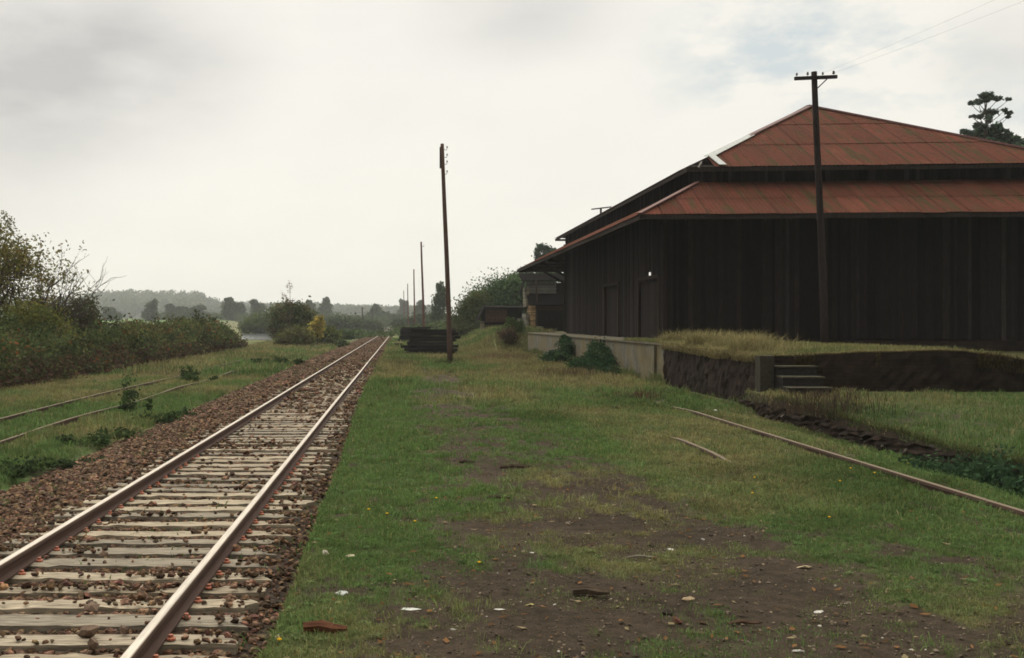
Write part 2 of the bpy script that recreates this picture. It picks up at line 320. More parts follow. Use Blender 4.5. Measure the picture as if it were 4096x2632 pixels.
for i in range(840):
    y = 5.63 + .49 * i + rr.gauss(0, .018); x = -2.577 + rr.gauss(0, .03); rz = rr.gauss(0, .011); k = rr.randrange(7)
    if i < 296:
        o = SL[i] if i < 7 else copy(SL[k]); o.location = (x, y, -.148 + rr.gauss(0, .006)); o.rotation_euler = (rr.gauss(0, .02), rr.gauss(0, .003), rz)
        tag(o, lab, 'sleeper', 'sleepers of the main track')
        if i < 26:
            for rx, s in ((RX[0], 1), (RX[0], -1), (RX[1], 1), (RX[1], -1)):
                if SCR is None: SCR = scr.build('rail_screw', M['rust']); c_ = SCR
                else: c_ = copy(SCR)
                c_.parent = o; c_.location = (rx - x + s * .098, rr.gauss(0, .02), 0.003)
    else: far.box(x - 1.38, x + 1.38, y - .11, y + .11, -.3, -.15, (.30, .26, .20))
tag(far.build('distant_sleepers', M['wood']), 'far sleepers of the main track merging towards the vanishing point', 'sleepers', kind='stuff')
def rail(name, x, y0, y1, top, label, group, shiny, ny=40, dip=None):
    pr = [(-.036, 0), (-.026, .004), (.026, .004), (.036, 0), (.036, -.034), (.012, -.048), (.010, -.115), (.066, -.128), (.066, -.142), (-.066, -.142), (-.066, -.128), (-.010, -.115), (-.012, -.048), (-.036, -.034)]
    ys = np.linspace(y0, y1, ny) if ny > 2 else np.array([y0, y1]); n = len(pr); v = []; cc = []
    for i, yy in enumerate(ys):
        for k, (a_, b_) in enumerate(pr):
            z = top + b_ + (dip(yy) if dip else 0); v.append((x + a_ + .006 * math.sin(yy * .21 + x), yy, z))
            cc.append(((.42, .375, .315) if shiny else (.13, .102, .066)) if k in (1, 2) else ((.13, .09, .066) if shiny and k in (0, 3) else (.070, .042, .032)))
    q = [[i * n + k, i * n + (k + 1) % n, (i + 1) * n + (k + 1) % n, (i + 1) * n + k] for i in range(len(ys) - 1) for k in range(n)]
    # duplicate head verts would be sharper; the narrow bevel keeps the colour break tight enough
    o = mesh(name, v, np.array(q), M['rail'], col=np.array(cc)); return tag(o, label, 'rail', group)
rail('rail', RX[0], 3, 425, 0, 'right-hand shiny steel rail of the main track beside the grass platform', 'main track rails', True, 90)
rail('rail', RX[1], 3, 425, 0, 'left-hand shiny steel rail of the main track beside the wide ballast', 'main track rails', True, 90)
rail('rail', 6.41, 3, 25.9, .135, 'long rusty siding rail in the grass below the stone kerb', 'rusty siding rails', False, 40, lambda y: -.05 * float(ss(23.5, 26, y)))
rail('rail', 4.66, 13.5, 21, .135, 'short half-buried rusty rail end showing in the grass', 'rusty siding rails', False, 24, lambda y: -.10 * float(ss(17.6, 20, y)) - .07 * float(1 - ss(14.2, 16.4, y)))
rail('rail', -9.70, 8, 75, -.20, 'far rusty rail of the overgrown siding nearest the bramble hedge', 'rusty siding rails', False, 60, lambda y: .022 * math.sin(y * .23) - .045)
rail('rail', -7.97, 8, 75, -.22, 'broken-looking rusty rail of the overgrown siding beside the ballast', 'rusty siding rails', False, 60, lambda y: .03 * math.sin(y * .5 + 1) - .05)

# ---------------------------------------------------------------- grass
def blades(x, y, z, h, w, cols, lean=.5):
    n = len(x); a = RNG.uniform(0, 2 * math.pi, n); d = np.stack([np.cos(a), np.sin(a)], -1); b = RNG.uniform(0, 2 * math.pi, n); l = np.abs(RNG.normal(0, lean, n)) * h
    off = np.stack([np.cos(b) * l, np.sin(b) * l], -1); base = np.stack([x, y, z], -1); v = np.empty((n, 5, 3))
    wd = (w / 2)[:, None]
    v[:, 0, :2] = base[:, :2] - d * wd; v[:, 1, :2] = base[:, :2] + d * wd; v[:, 2, :2] = base[:, :2] + off * .35 + d * wd * .8; v[:, 3, :2] = base[:, :2] + off * .35 - d * wd * .8; v[:, 4, :2] = base[:, :2] + off
    v[:, 0, 2] = v[:, 1, 2] = z - .01; v[:, 2, 2] = v[:, 3, 2] = z + h * .6; v[:, 4, 2] = z + h * RNG.uniform(.75, 1.0, n)
    k = (np.arange(n) * 5)[:, None]; return v.reshape(-1, 3), k + np.array([[0, 1, 2, 3]]), k + np.array([[3, 2, 4]]), np.repeat(cols, 5, 0)
class Grass:
    def __init__(s): s.V = []; s.Q = []; s.T = []; s.C = []; s.n = 0
    def put(s, x, y, z, h, w, c, lean=.5):
        v, q, t, cc = blades(x, y, z, h, w, c, lean); s.V.append(v); s.Q.append(q + s.n); s.T.append(t + s.n); s.C.append(cc); s.n += len(v)
    def build(s, name, parent=None): return mesh(name, np.concatenate(s.V), [np.concatenate(s.Q), np.concatenate(s.T)], M['blade'], parent, np.concatenate(s.C))
G = Grass()
def rail_clear(x, y):
    k = np.ones(len(x), bool)
    for rx, w in ((6.41, .07), (4.66, .05), (-9.7, .05), (-7.97, .05)): k &= (np.abs(x - rx) > w) | ((rx == 4.66) & ((y < 15.6) | (y > 18.6)))
    return k
def sow(n, x0, x1, y0, y1, h0, h1, w, thr=.0, lean=.55, hcl=0):
    x = RNG.uniform(x0, x1, n); y = RNG.uniform(y0, y1, n); m = gmask(x, y); cl = fbm(x * 2.6, y * 2.6, 3, 90)
    k = (RNG.random(n) < ss(.15, .75, m)) & rail_clear(x, y) & ((x > edge_x(y) - .02) | (x < -6.0)) & ~((x > 8.1) & (y > 24.4) & (y < 71.6)); x, y, m, cl = x[k], y[k], m[k], cl[k]
    h = (h0 + (h1 - h0) * RNG.random(len(x)) ** 1.6) * (.45 + .75 * m) * (.6 + 1.0 * ss(.4, .65, cl)); c = turf_col(x, y) * RNG.uniform(.6, 1.5, (len(x), 1)) * RNG.normal(1, .08, (len(x), 3))
    br = RNG.random(len(x)) < .10 + .25 * dry(x, y); c[br] = TAN * RNG.uniform(.6, 1.5, (br.sum(), 1))
    G.put(x, y, g(x, y), h, np.full(len(x), w) * RNG.uniform(.7, 1.4, len(x)), np.clip(c, 0, 1), lean)
sow(170000, -.95, 6.4, 5.4, 9.5, .008, .032, .0045, lean=1.0)
sow(170000, -1.1, 8.4, 9.5, 16, .012, .042, .007, lean=.9)
sow(90000, 8.0, 17.5, 9.5, 25.3, .03, .10, .010)
sow(40000, 6.4, 13, 5.0, 9.6, .01, .05, .007, lean=.9); sow(140000, -1.3, 8.3, 16, 30, .02, .07, .012, lean=.7)
sow(90000, -1.5, 8.4, 30, 70, .05, .16, .022)
sow(50000, -2, 11, 70, 120, .08, .25, .05); sow(40000, 3, 10, 71, 90, .10, .35, .03)
sow(60000, -13.5, -6.0, 9.5, 22, .02, .075, .010)
sow(90000, -15, -6.0, 22, 50, .03, .13, .018)
sow(60000, -16, -5.6, 50, 130, .06, .26, .045)
def tufts(n, x0, x1, y0, y1, per, h0, h1, w, lo, hi):
    pt = lo < 0
    cx = RNG.uniform(x0, x1, n); cy_ = RNG.uniform(y0, y1, n); m = gmask(cx, cy_); k = (m > lo) & (m < hi) & ((fbm(cx * 2.4, cy_ * 1.7, 3, 133) > .56) | (not pt)) & ((cx > edge_x(cy_) + .03) | (cx < -6.1)) & rail_clear(cx, cy_); cx, cy_ = cx[k], cy_[k]; n = len(cx)
    rad = RNG.uniform(.02, .075, n) * (1 + y0 / 22); hh = RNG.uniform(h0, h1, n) * (.5 + rad / rad.max()); x = (cx[:, None] + RNG.normal(size=(n, per)) * rad[:, None]).ravel(); y = (cy_[:, None] + RNG.normal(size=(n, per)) * rad[:, None]).ravel()
    tone = turf_col(cx, cy_) * RNG.uniform(.65, 1.35, (n, 1)) * RNG.normal(1, .07, (n, 3)); c = np.repeat(tone, per, 0) * RNG.uniform(.7, 1.35, (n * per, 1)); h = np.repeat(hh, per) * RNG.uniform(.4, 1, n * per); k = rail_clear(x, y); x, y, c, h = x[k], y[k], c[k], h[k]
    G.put(x, y, g(x, y), h, np.full(len(x), w) * RNG.uniform(.7, 1.4, len(x)), np.clip(c, 0, 1), .75)
tufts(5200, -.9, 6.2, 5.4, 11, 26, .02, .06, .005, .12, 1.01)
tufts(4600, .2, 4.2, 5.4, 12, 12, .010, .028, .005, -1, .3)
tufts(2200, .2, 4, 12, 30, 10, .015, .045, .009, -1, .35)
tufts(6000, -1, 8, 11, 24, 18, .03, .10, .009, .10, 1.01)
tufts(3500, -13, -6, 10, 40, 22, .06, .22, .012, .2, 1.01)
tufts(2500, -1, 8, 24, 60, 18, .06, .22, .018, .2, 1.01)
# sprigs between the sleepers
n = 16000; sx = RNG.uniform(-5.6, -1.0, n); sy = 6 + 150 * RNG.random(n) ** 1.5; k = (fbm(sx * 1.6, sy * 1.2, 3, 41) > .60 - .13 * ss(18, 60, sy)) & (np.abs(sx - RX[0]) > .1) & (np.abs(sx - RX[1]) > .1); sx, sy = sx[k], sy[k]
G.put(sx, sy, bed_z(sx, sy), RNG.uniform(.04, .11, len(sx)), np.full(len(sx), .011) * (1 + sy / 25), np.array([.075, .125, .04]) * RNG.uniform(.6, 1.4, (len(sx), 1)), .8)
# turf hanging over the platform edge
n = 9000; sy = 5.4 + 30 * RNG.random(n) ** 1.5; sx = edge_x(sy) + RNG.normal(-.02, .035, n)
G.put(sx, sy, g(sx, sy), RNG.uniform(.02, .08, n), .006 * (1 + sy / 14), turf_col(sx, sy) * RNG.uniform(.6, 1.4, (n, 1)), .9)
tag(G.build('grass'), 'short green and straw-coloured grass over the platform and siding ground', 'grass', kind='stuff')
# grit on the bare path
n = 30000; x = RNG.uniform(-.8, 6, n); y = 5.5 + 20 * RNG.random(n) ** 1.4; k = RNG.random(n) < 1.05 - gmask(x, y); x, y = x[k], y[k]
s = .003 + .013 * RNG.random(len(x)) ** 3.5; c = np.array([.11, .085, .06]) * RNG.uniform(.35, 1.7, (len(x), 1)); c[RNG.random(len(x)) < .02] = (.36, .33, .28)
v, f, c = rocks(np.stack([x, y, g(x, y) + s * .3], -1), s, c); tag(mesh('grit', v, f, M['stone'], col=c), 'fine pale grit scattered over the bare earth path', 'grit', kind='stuff')
# broad-leaved rosettes pressed into the turf
n = 3600; x = RNG.uniform(-.85, 8, n); y = 5.5 + 20 * RNG.random(n) ** 1.3; m = gmask(x, y); k = (m > .25) & (m < 1.01) & rail_clear(x, y) & (x > edge_x(y) + .03); x, y = x[k], y[k]; n = len(x); Lr = RNG.uniform(.018, .05, n) * (1 + y / 40); tone = (turf_col(x, y) * RNG.uniform(.55, 1.25, (n, 1)) * np.array([.9, 1.0, 1.05])); VV = []; CC = []
for q in range(7):
    a = q * .9 + RNG.uniform(-.3, .3, n); d = np.stack([np.cos(a), np.sin(a)], -1); e = np.stack([-d[:, 1], d[:, 0]], -1); b = np.stack([x, y], -1); v = np.zeros((n, 4, 3)); z = g(x, y) + .008; L = (Lr * RNG.uniform(.6, 1.2, n))[:, None]
    for i, (p, w, zz) in enumerate(((.1, 0, .0), (.55, -.22, .016), (1, 0, .006), (.55, .22, .016))): v[:, i, :2] = b + d * L * p + e * L * w; v[:, i, 2] = z + zz * RNG.uniform(.3, 1.2, n)
    VV.append(v); CC.append(np.repeat(tone * RNG.uniform(.8, 1.25, (n, 1)), 4, 0))
VV = np.concatenate(VV).reshape(-1, 3); tag(mesh('ground_weeds', VV, np.arange(len(VV)).reshape(-1, 4), M['leaf'], col=np.concatenate(CC)), 'low broad-leaved weeds pressed flat among the grass', 'weeds', kind='stuff')
# fallen leaves and dead bits on the turf
n = 2600; x = RNG.uniform(-.9, 8, n); y = 5.5 + 16 * RNG.random(n) ** 1.3; a = RNG.uniform(0, 6.28, n); L = RNG.uniform(.012, .045, n); W = L * RNG.uniform(.2, .6, n); z = g(x, y) + .012
d = np.stack([np.cos(a), np.sin(a)], -1); e = np.stack([-d[:, 1], d[:, 0]], -1); v = np.zeros((n, 4, 3)); b = np.stack([x, y], -1)
for i, (p, q) in enumerate(((-1, 0), (0, -1), (1, 0), (0, 1))): v[:, i, :2] = b + d * L[:, None] * p / 1 + e * W[:, None] * q; v[:, i, 2] = z + RNG.uniform(-.004, .014, n)
pal = np.array([[.16, .085, .04], [.10, .06, .035], [.24, .19, .11], [.17, .09, .04], [.06, .045, .035]]); c = np.repeat(pal[RNG.integers(0, 5, n)] * RNG.uniform(.6, 1.3, (n, 1)), 4, 0)
tag(mesh('leaf_litter', v.reshape(-1, 3), np.arange(n * 4).reshape(-1, 4), M['leaf'], col=c), 'brown fallen leaves and dead bits strewn over the grass', 'leaf litter', kind='stuff')

# ---------------------------------------------------------------- foliage
def leaves(P, size, cols, flat=0.0):
    n = len(P); d = RNG.normal(size=(n, 3)); d[:, 2] *= (1 - flat); d /= np.linalg.norm(d, axis=1)[:, None]; e = np.cross(d, RNG.normal(size=(n, 3))); e /= np.linalg.norm(e, axis=1)[:, None]
    s = np.asarray(size).reshape(-1, 1) * RNG.uniform(.6, 1.4, (n, 1)); v = np.stack([P - d * s, P - e * s * .55, P + d * s, P + e * s * .55], 1)
    return v.reshape(-1, 3), np.arange(n * 4).reshape(-1, 4), np.repeat(cols, 4, 0)
def crown_pts(blobs, clump=.22, per=26, seed=0, shell=.45):
    """clumps spread through ellipsoids (cx,cy,cz,rx,ry,rz,n_clumps): returns points and clump index"""
    P = []; K = []; k0 = 0
    for cx, cy, cz, rx, ry, rz, n in blobs:
        d = RNG.normal(size=(n, 3)); d /= np.linalg.norm(d, axis=1)[:, None]; r = RNG.random((n, 1)) ** shell * RNG.uniform(.8, 1.15, (n, 1)); c = d * r * np.array([rx, ry, rz]) + np.array([cx, cy, cz])
        sp = clump * (rx + ry + rz) / 3; q = c[:, None, :] + RNG.normal(size=(n, per, 3)) * sp * np.array([1, 1, .75]) * RNG.uniform(.5, 1.3, (n, 1, 1)); P.append(q.reshape(-1, 3)); K.append(np.repeat(np.arange(n) + k0, per)); k0 += n
    return np.concatenate(P), np.concatenate(K)
def crown(name, blobs, leaf, pal, parent, clump=.22, per=26, zmin=None, flat=0., shell=.45):
    P, K = crown_pts(blobs, clump, per, shell=shell)
    if zmin is not None: k = P[:, 2] > zmin; P, K = P[k], K[k]
    pal = np.asarray(pal, float); pick = pal[RNG.integers(0, len(pal), K.max() + 1)] * RNG.uniform(.7, 1.35, (K.max() + 1, 1)); c = pick[K] * RNG.uniform(.7, 1.35, (len(P), 1)); v, f, cc = leaves(P, np.full(len(P), leaf), np.clip(c, 0, 1), flat)
    return mesh(name, v, f, M['leaf'], parent, cc)
def branch(mb, p, d, L, r, lv, out, c, up=.15, spread=.6, nb=(3, 5)):
    pts = [np.array(p, float)]; dd = np.array(d, float); seg = 4
    for i in range(seg): dd = dd + RNG.normal(0, .13, 3) + np.array([0, 0, up * .3]); dd /= np.linalg.norm(dd); pts.append(pts[-1] + dd * L / seg)
    mb.tube(pts, np.linspace(r, r * .45, seg + 1), 6 if r > .04 else 4, c, cap=False)
    if lv == 0: out.extend(pts[2:]); return
    for k in range(random.randint(*nb)):
        i = random.randint(2, seg); q = pts[i] ; nd = dd + RNG.normal(0, spread, 3); nd[2] += up; nd /= np.linalg.norm(nd); branch(mb, q, nd, L * random.uniform(.55, .8), r * .5, lv - 1, out, c, up, spread, nb)
    out.append(pts[-1])
BARK = (.075, .06, .048)
G_DARK = [[.038, .06, .024], [.05, .076, .028], [.062, .085, .032], [.034, .05, .024]]
G_TREE = [[.055, .09, .042], [.07, .11, .048], [.085, .12, .05], [.048, .075, .038]]
G_MID = [[.06, .09, .03], [.075, .105, .035], [.05, .08, .03]]
G_YEL = [[.11, .12, .032], [.13, .125, .03], [.085, .10, .03]]
def simple_tree(name, label, x, y, h, blobs, leaf, pal, cat='tree', group=None, tr=.12, per=26, clump=.25, z0=None, flat=0., shell=.45):
    """blobs in tree space (relative to base, metres)"""
    z = float(g(x, y)) if z0 is None else z0
    t = thing(name, label, cat, (x, y, z - .05), 0, group)
    mb = MB(); top = max(b[2] for b in blobs); small = top < 1.3
    if small: top *= .55; tr = min(tr, .012)
    mb.tube([(0, 0, -.2), (.05 * h * .2, 0, min(h * .25, top * .4)), (0, .02, top * .6), (.0, 0, top)], [tr * 1.2, tr, tr * .7, tr * .25], 7, BARK)
    for b in blobs:
        bz = max(.1 * h, b[2] - .6 * math.hypot(b[0], b[1]) - .2 * b[5]); mb.tube([(0, 0, min(bz, top * .9)), (b[0] * .6, b[1] * .6, b[2] * .85), (b[0], b[1], b[2])], [tr * .5, tr * .3, tr * .12], 5, BARK)
        for _ in range(3):
            e = RNG.normal(size=3) * .7; mb.tube([(b[0] * .6, b[1] * .6, b[2] * .85), (b[0] + e[0] * b[3] * .8, b[1] + e[1] * b[4] * .8, b[2] + abs(e[2]) * b[5] * .7)], [tr * .25, tr * .06], 4, BARK)
    mb.build('trunk', M['bark'], t); crown('crown', blobs, leaf, pal, t, clump, per, flat=flat, shell=shell, zmin=.1); return t

# bramble hedge, left
def hedge():
    t = thing('bramble_hedge', 'long bramble hedge with reddish autumn leaves beyond the overgrown siding', 'hedge', (-16.4, 60, -.4))
    P = []; n = 0
    yy = 24 + 75 * RNG.random(3600) ** 1.25; xx = -14.4 - 4.6 * RNG.random(3600) ** 1.3 
    top = (1.72 + 2.1 * (fbm(yy * .20, xx * .45, 4, 12) - .5) + .5 * ss(60, 80, yy)) * (1 - .75 * ss(91, 99, yy)) * ss(-.2, 1.9, -14.2 - xx + 2.2 * (fbm(yy * .3, yy * 0, 3, 2) - .3))
    zz = np.maximum(top, .25) * RNG.random(3600) ** .42; sh = RNG.random(3600) < .06; zz[sh] = np.maximum(top[sh], .25) + RNG.uniform(0, .45, sh.sum())
    per = 34; C0 = np.stack([xx + 16.4, yy - 60, zz], -1); P = (C0[:, None] + RNG.normal(size=(3600, per, 3)) * np.array([.28, .34, .2])).reshape(-1, 3); P[:, 2] = np.abs(P[:, 2])
    pal = np.array([[.05, .07, .028], [.065, .085, .03], [.085, .095, .032], [.045, .06, .028], [.09, .08, .035]]); ci = pal[RNG.integers(0, 5, 3600)] * RNG.uniform(.5, 1.5, (3600, 1)); c = np.repeat(ci, per, 0) * RNG.uniform(.65, 1.4, (len(P), 1))
    red = RNG.random(len(P)) < .015 + .10 * (fbm(P[:, 1] * .3, P[:, 2] * .8, 3, 8) > .52); c[red] = np.array([.19, .078, .03]) * RNG.uniform(.4, 1.2, (red.sum(), 1))
    low = (P[:, 2] < 1.1) & (RNG.random(len(P)) < .85 - P[:, 2] * .55); c[low] = np.array([.082, .05, .034]) * RNG.uniform(.4, 1.3, (low.sum(), 1))
    v, f, cc = leaves(P, .075 + .0006 * (P[:, 1] + 36), np.clip(c, 0, 1)); mesh('foliage', v, f, M['leaf'], t, cc)
    mb = MB()
    for i in range(420):
        y = 24 + 72 * random.random() ** 1.25 - 60; x = 1.9 - random.random() * 1.6; a = random.uniform(-1, 1); hh = random.uniform(.6, 1.7)
        mb.tube([(x, y, 0), (x + .1, y + a * .3, hh * .8), (x + random.uniform(.2, .7), y + a * .8, hh * .9), (x + random.uniform(.4, .95), y + a * 1.2, hh * .35)], [.012, .01, .008, .005], 4, (.085, .055, .04))
    tag(mb.build('cane', M['bark'], t), kind='stuff')
hedge()

# big half-bare tree, far left
def left_tree():
    x, Y = -21.6, 58.0; z = -.4; t = thing('autumn_tree', 'tall half-bare autumn tree with yellowing leaves at the left edge', 'tree', (x, Y, z))
    mb = MB(); out = []
    for (bx_, d, L, r) in ((0, (-.12, 0, 1), 3.0, .20), (.5, (.16, .1, 1), 2.6, .13), (.7, (.62, -.1, .75), 2.6, .12), (.9, (.8, .1, .55), 3.0, .10), (.8, (.75, -.1, .5), 2.9, .09), (-.4, (-.4, .1, .9), 2.6, .13), (.3, (.3, -.2, 1), 2.8, .12)):
        branch(mb, (bx_ * .5, random.uniform(-.4, .4), 0), d, L * 1.18, r, 3, out, (.06, .048, .04), .18, .42, (3, 4))
    mb.build('trunk', M['bark'], t)
    out = np.array(out); k = RNG.random(len(out)) < np.clip(1.1 - .30 * (out[:, 0] - .6), .03, .98); o2 = out[k]; o2 = o2[RNG.permutation(len(o2))[:5200]]
    P = (o2[:, None] + RNG.normal(size=(len(o2), 13, 3)) * .24).reshape(-1, 3); c = np.array([.15, .135, .042]) * RNG.uniform(.5, 1.4, (len(P), 1)) * RNG.normal(1, .1, (len(P), 3)); v, f, cc = leaves(P, np.full(len(P), .085), np.clip(c, 0, 1)); mesh('crown', v, f, M['leaf'], t, cc)
    crown('crown', [(.3, 0, 7.7, .8, .8, .8, 18), (-.7, 0, 6.6, 1.2, 1, 1.0, 40), (.9, 0, 6.4, .8, 1, .8, 16), (1.5, 0, 5.1, .8, 1, .7, 12), (.2, 0, 5.0, 1.3, 1, 1.1, 34), (1.3, 0, 3.8, 1.1, 1, .9, 20), (-1.1, 0, 4.6, 1.2, 1, 1.4, 60), (0, 0, 3.4, 1.2, 1, 1, 50)], .075, [[.17, .155, .048], [.14, .135, .046], [.19, .16, .05], [.10, .105, .042]], t, .24, 20)
left_tree()
simple_tree('bush', 'rounded yellow-green bush at the foot of the half-bare tree', -17.9, 53, 3.6, [(0, 0, 1.9, 1.5, 1.3, 1.5, 150), (1.0, .2, 1.5, 1.0, 1.0, 1.1, 80), (-1.2, 0, 2.2, 1.2, 1, 1.2, 90)], .085, G_YEL, 'bush', per=30)
simple_tree('bush', 'dark brownish bush between the half-bare tree and the open field', -19.6, 66, 4.5, [(0, 0, 2.4, 1.3, 1.2, 1.8, 120), (-1.6, 0, 2.2, 1.2, 1.2, 1.8, 110), (-3, .5, 2.4, 1.4, 1.2, 1.9, 110)], .09, [[.06, .06, .03], [.075, .062, .035], [.05, .055, .03]], 'bush', per=26)
simple_tree('sapling_tree', 'thin ragged young tree right of the brown bush above the hedge', -20.2, 70, 4.2, [(0, 0, 3.1, .7, .7, 1.0, 50), (.5, 0, 2.0, .8, .7, .9, 50), (1.0, 0, 1.2, .9, .8, .7, 40)], .085, [[.055, .065, .03], [.07, .07, .033]], per=20)

# bushes left of the track in the middle distance
def at(px, Y): return (px - VX) * Y / F
MID = [
 ('bush', 'large dark green and russet bush beside the pale pond', 680, 122, [(0, 0, 2.4, 2.4, 2, 2.3, 170), (1.3, 0, 2.9, 1.5, 1.4, 1.6, 80), (-1.2, 0, 2.2, 1.2, 1.2, 1.2, 60), (.4, 0, 3.8, 1.1, 1, 1.2, 60)], .17, [[.055, .072, .03], [.075, .075, .033], [.085, .07, .036], [.065, .085, .03]]),
 ('bush', 'bright yellow-leaved bush standing out among the green bushes', 742, 110, [(0, 0, 1.9, .75, .7, .9, 60), (.2, 0, 2.7, .4, .45, .6, 26)], .12, [[.36, .29, .07], [.30, .25, .06]]),
 ('bush', 'low yellow-green bush right of the yellow bush', 765, 116, [(0, 0, 1.0, 1.5, 1.2, 1.1, 110), (-1.4, 0, 1.1, 1.3, 1.2, 1.1, 90)], .14, [[.095, .115, .035], [.075, .10, .03], [.11, .115, .035]]),
 ('bush', 'tall pale willowy scrub in front of the russet bush', 700, 108, [(0, -.5, .9, 1.5, 1.2, 1.1, 110), (-1.3, -.4, .7, 1.2, 1.2, .9, 70)], .12, [[.09, .105, .035], [.105, .105, .04], [.085, .08, .035]]),
 ('bush', 'light green young bush just behind the pale pond', 622, 230, [(0, 0, 2.0, 3.6, 2, 2.4, 110), (-3.2, 0, 1.6, 2.8, 2, 1.8, 80), (2.6, 0, 4.0, 2.2, 2, 2.6, 70)], .28, [[.085, .105, .035], [.065, .095, .033]]),
 ('bush', 'small dark round bush low beside the track ballast', 800, 104, [(0, 0, .42, .9, .8, .5, 60)], .10, G_DARK),
 ('bush', 'dark spreading weed bush on the grass between hedge and track', 640, 62, [(0, 0, .25, .75, .6, .35, 60)], .08, G_DARK),
 ('bush', 'low dark bush just left of the brown ballast, nearest the camera', 372, 27, [(0, 0, .15, .6, .5, .3, 70), (.5, .8, .2, .5, .5, .3, 40)], .05, G_DARK),
 ('bush', 'straggly upright weed bush by the rusty siding rails', 300, 29.5, [(0, 0, .22, .24, .3, .75, 30)], .05, G_DARK),
 ('bush', 'small dark weed growing over the broken siding rail', 225, 22, [(0, 0, .12, .42, .4, .25, 50)], .045, G_DARK),
 ('bush', 'low dark weed clump at the left edge in front of the siding', 60, 17.6, [(0, 0, .12, .5, .4, .22, 60), (.6, .3, .1, .4, .4, .2, 40)], .045, G_DARK),
 ('bush', 'dark bushy weed beyond the siding where the hedge ends', 462, 45, [(0, 0, .35, .5, .5, .45, 50)], .06, G_DARK),
 ('bush', 'small dark weed tuft at the edge of the turf by the ballast', 405, 21.5, [(0, 0, .08, .28, .25, .16, 30)], .04, G_MID),
 ('bush', 'broad dark weed bush beside the track, farthest along the verge', 815, 150, [(0, 0, .5, 1.2, 1, .7, 50)], .14, G_DARK),
]
for nm, lb, px, Y, bl, lf, pal in MID:
    if Y < 100:
        bl2 = []
        for b in bl:
            for _ in range(7):
                rz_ = b[5] * random.uniform(.35, .95); q = random.uniform(.35, .8); bl2.append((b[0] + random.gauss(0, b[3] * .7), b[1] + random.gauss(0, b[4] * .9), rz_ * random.uniform(.3, .75), b[3] * q, b[4] * q, rz_, max(6, b[6] // 5)))
        bl = bl2
    simple_tree(nm, lb, at(px, Y), Y, 2 + bl[0][2], bl, lf, pal, 'bush', tr=.05 if Y < 100 else .08, per=24)
# thin bare sapling above the russet bush
t = thing('bare_sapling', 'very thin bare sapling with few russet leaves above the bushes', 'sapling', (at(679, 118), 118, -.4)); mb = MB(); out = []
mb.tube([(0, 0, 0), (.05, 0, 3.5), (-.05, 0, 6.9)], [.05, .035, .012], 5, (.10, .075, .06))
tw = [(-.02, 0, 6.7), (-.3, 0, 6.5), (.15, .1, 6.3), (-.05, 0, 5.9), (-.55, 0, 5.3), (-.8, 0, 5.5), (-.4, 0, 5.1), (.05, 0, 4.6)]
for p in tw: mb.tube([(0, 0, p[2] - .5), p], [.015, .006], 4, (.10, .075, .06))
mb.build('trunk', M['bark'], t); P = (np.array(tw)[:, None] + RNG.normal(size=(8, 16, 3)) * np.array([.13, .13, .16])).reshape(-1, 3); v, f, cc = leaves(P, np.full(len(P), .075), np.tile([[.17, .10, .06]], (len(P), 1))); mesh('crown', v, f, M['leaf'], t, cc)

# far field trees (each one a thing)
FAR = [
 (256, 330, 4.2, 2.4, 'far small round tree standing alone in the green field'), (357, 300, 6.2, 2.3, 'tall narrow field tree standing just above the hedge'),
 (401, 330, 5.2, 2.4, 'left end tree of the dark clump in the field'), (432, 340, 4.3, 2.8, 'low broad middle tree of the dark clump in the field'), (468, 330, 4.9, 2.6, 'right end tree of the dark clump in the field'),
 (532, 330, 7.2, 2.9, 'tallest of the paired field trees beside the dark clump'), (560, 335, 5.6, 2.6, 'shorter of the paired field trees beside the dark clump'), (599, 330, 6.6, 2.0, 'slim pointed tree right of the paired field trees'),
 (722, 380, 6.8, 2.0, 'slender misty tree left of the conifer'), (764, 360, 7.6, 2.3, 'dark conifer-shaped tree with a flat top on the skyline'),
 (878, 330, 6.0, 2.4, 'dark tree left of the track near its vanishing point'), (893, 320, 4.0, 2.6, 'low bush-like tree right beside the track near its vanishing point'),
 (943, 420, 7.4, 1.9, 'small tree on the skyline directly right of the rails'), (984, 330, 6.0, 2.0, 'pale tree between the distant telegraph poles'),
 (835, 190, 2.2, 3.0, 'low dark bluish thicket below the skyline left of the track'), (800, 190, 2.4, 3.2, 'low bluish thicket right of the yellow bush'),
 (968, 190, 1.9, 2.2, 'low bush on the bank beside the far poles'), (931, 300, 3.2, 4.2, 'thicket across the end of the track on the skyline'), (1003, 180, 2.4, 2.4, 'brownish low bush on the bank right of the far poles')]
for px, Y, h, r, lb in FAR:
    Y *= 1.5; h *= 1.5; r *= 1.5
    x = at(px, Y); con = 'conifer' in lb or 'pointed' in lb
    bl = [(0, 0, h * .30, r, r, h * .26, 60), (0, 0, h * .62, r * .75, r * .7, h * .25, 50), (.2, 0, h * .86, r * .45, r * .4, h * .14, 26)] if h > 4.6 else [(0, 0, h * .45, r, r * .8, h * .45, 70), (r * .9, 0, h * .35, r * .8, r * .7, h * .4, 50), (-r * .9, 0, h * .4, r * .8, r * .7, h * .4, 50)]
    bl = [(b[0] + random.gauss(0, r * .3), b[1], b[2] * random.uniform(.92, 1.05), b[3] * random.uniform(.6, 1.0), b[4], b[5] * random.uniform(.75, 1.1), b[6]) for b in bl for _ in range(2)]
    simple_tree('field_tree' if h > 4.6 else 'thicket', lb, x, Y, h, bl, .42, [[.04, .062, .03], [.05, .07, .03], [.06, .072, .034]], 'tree' if h > 4.6 else 'thicket', 'trees in the far fields', tr=.2, per=22, clump=.27)
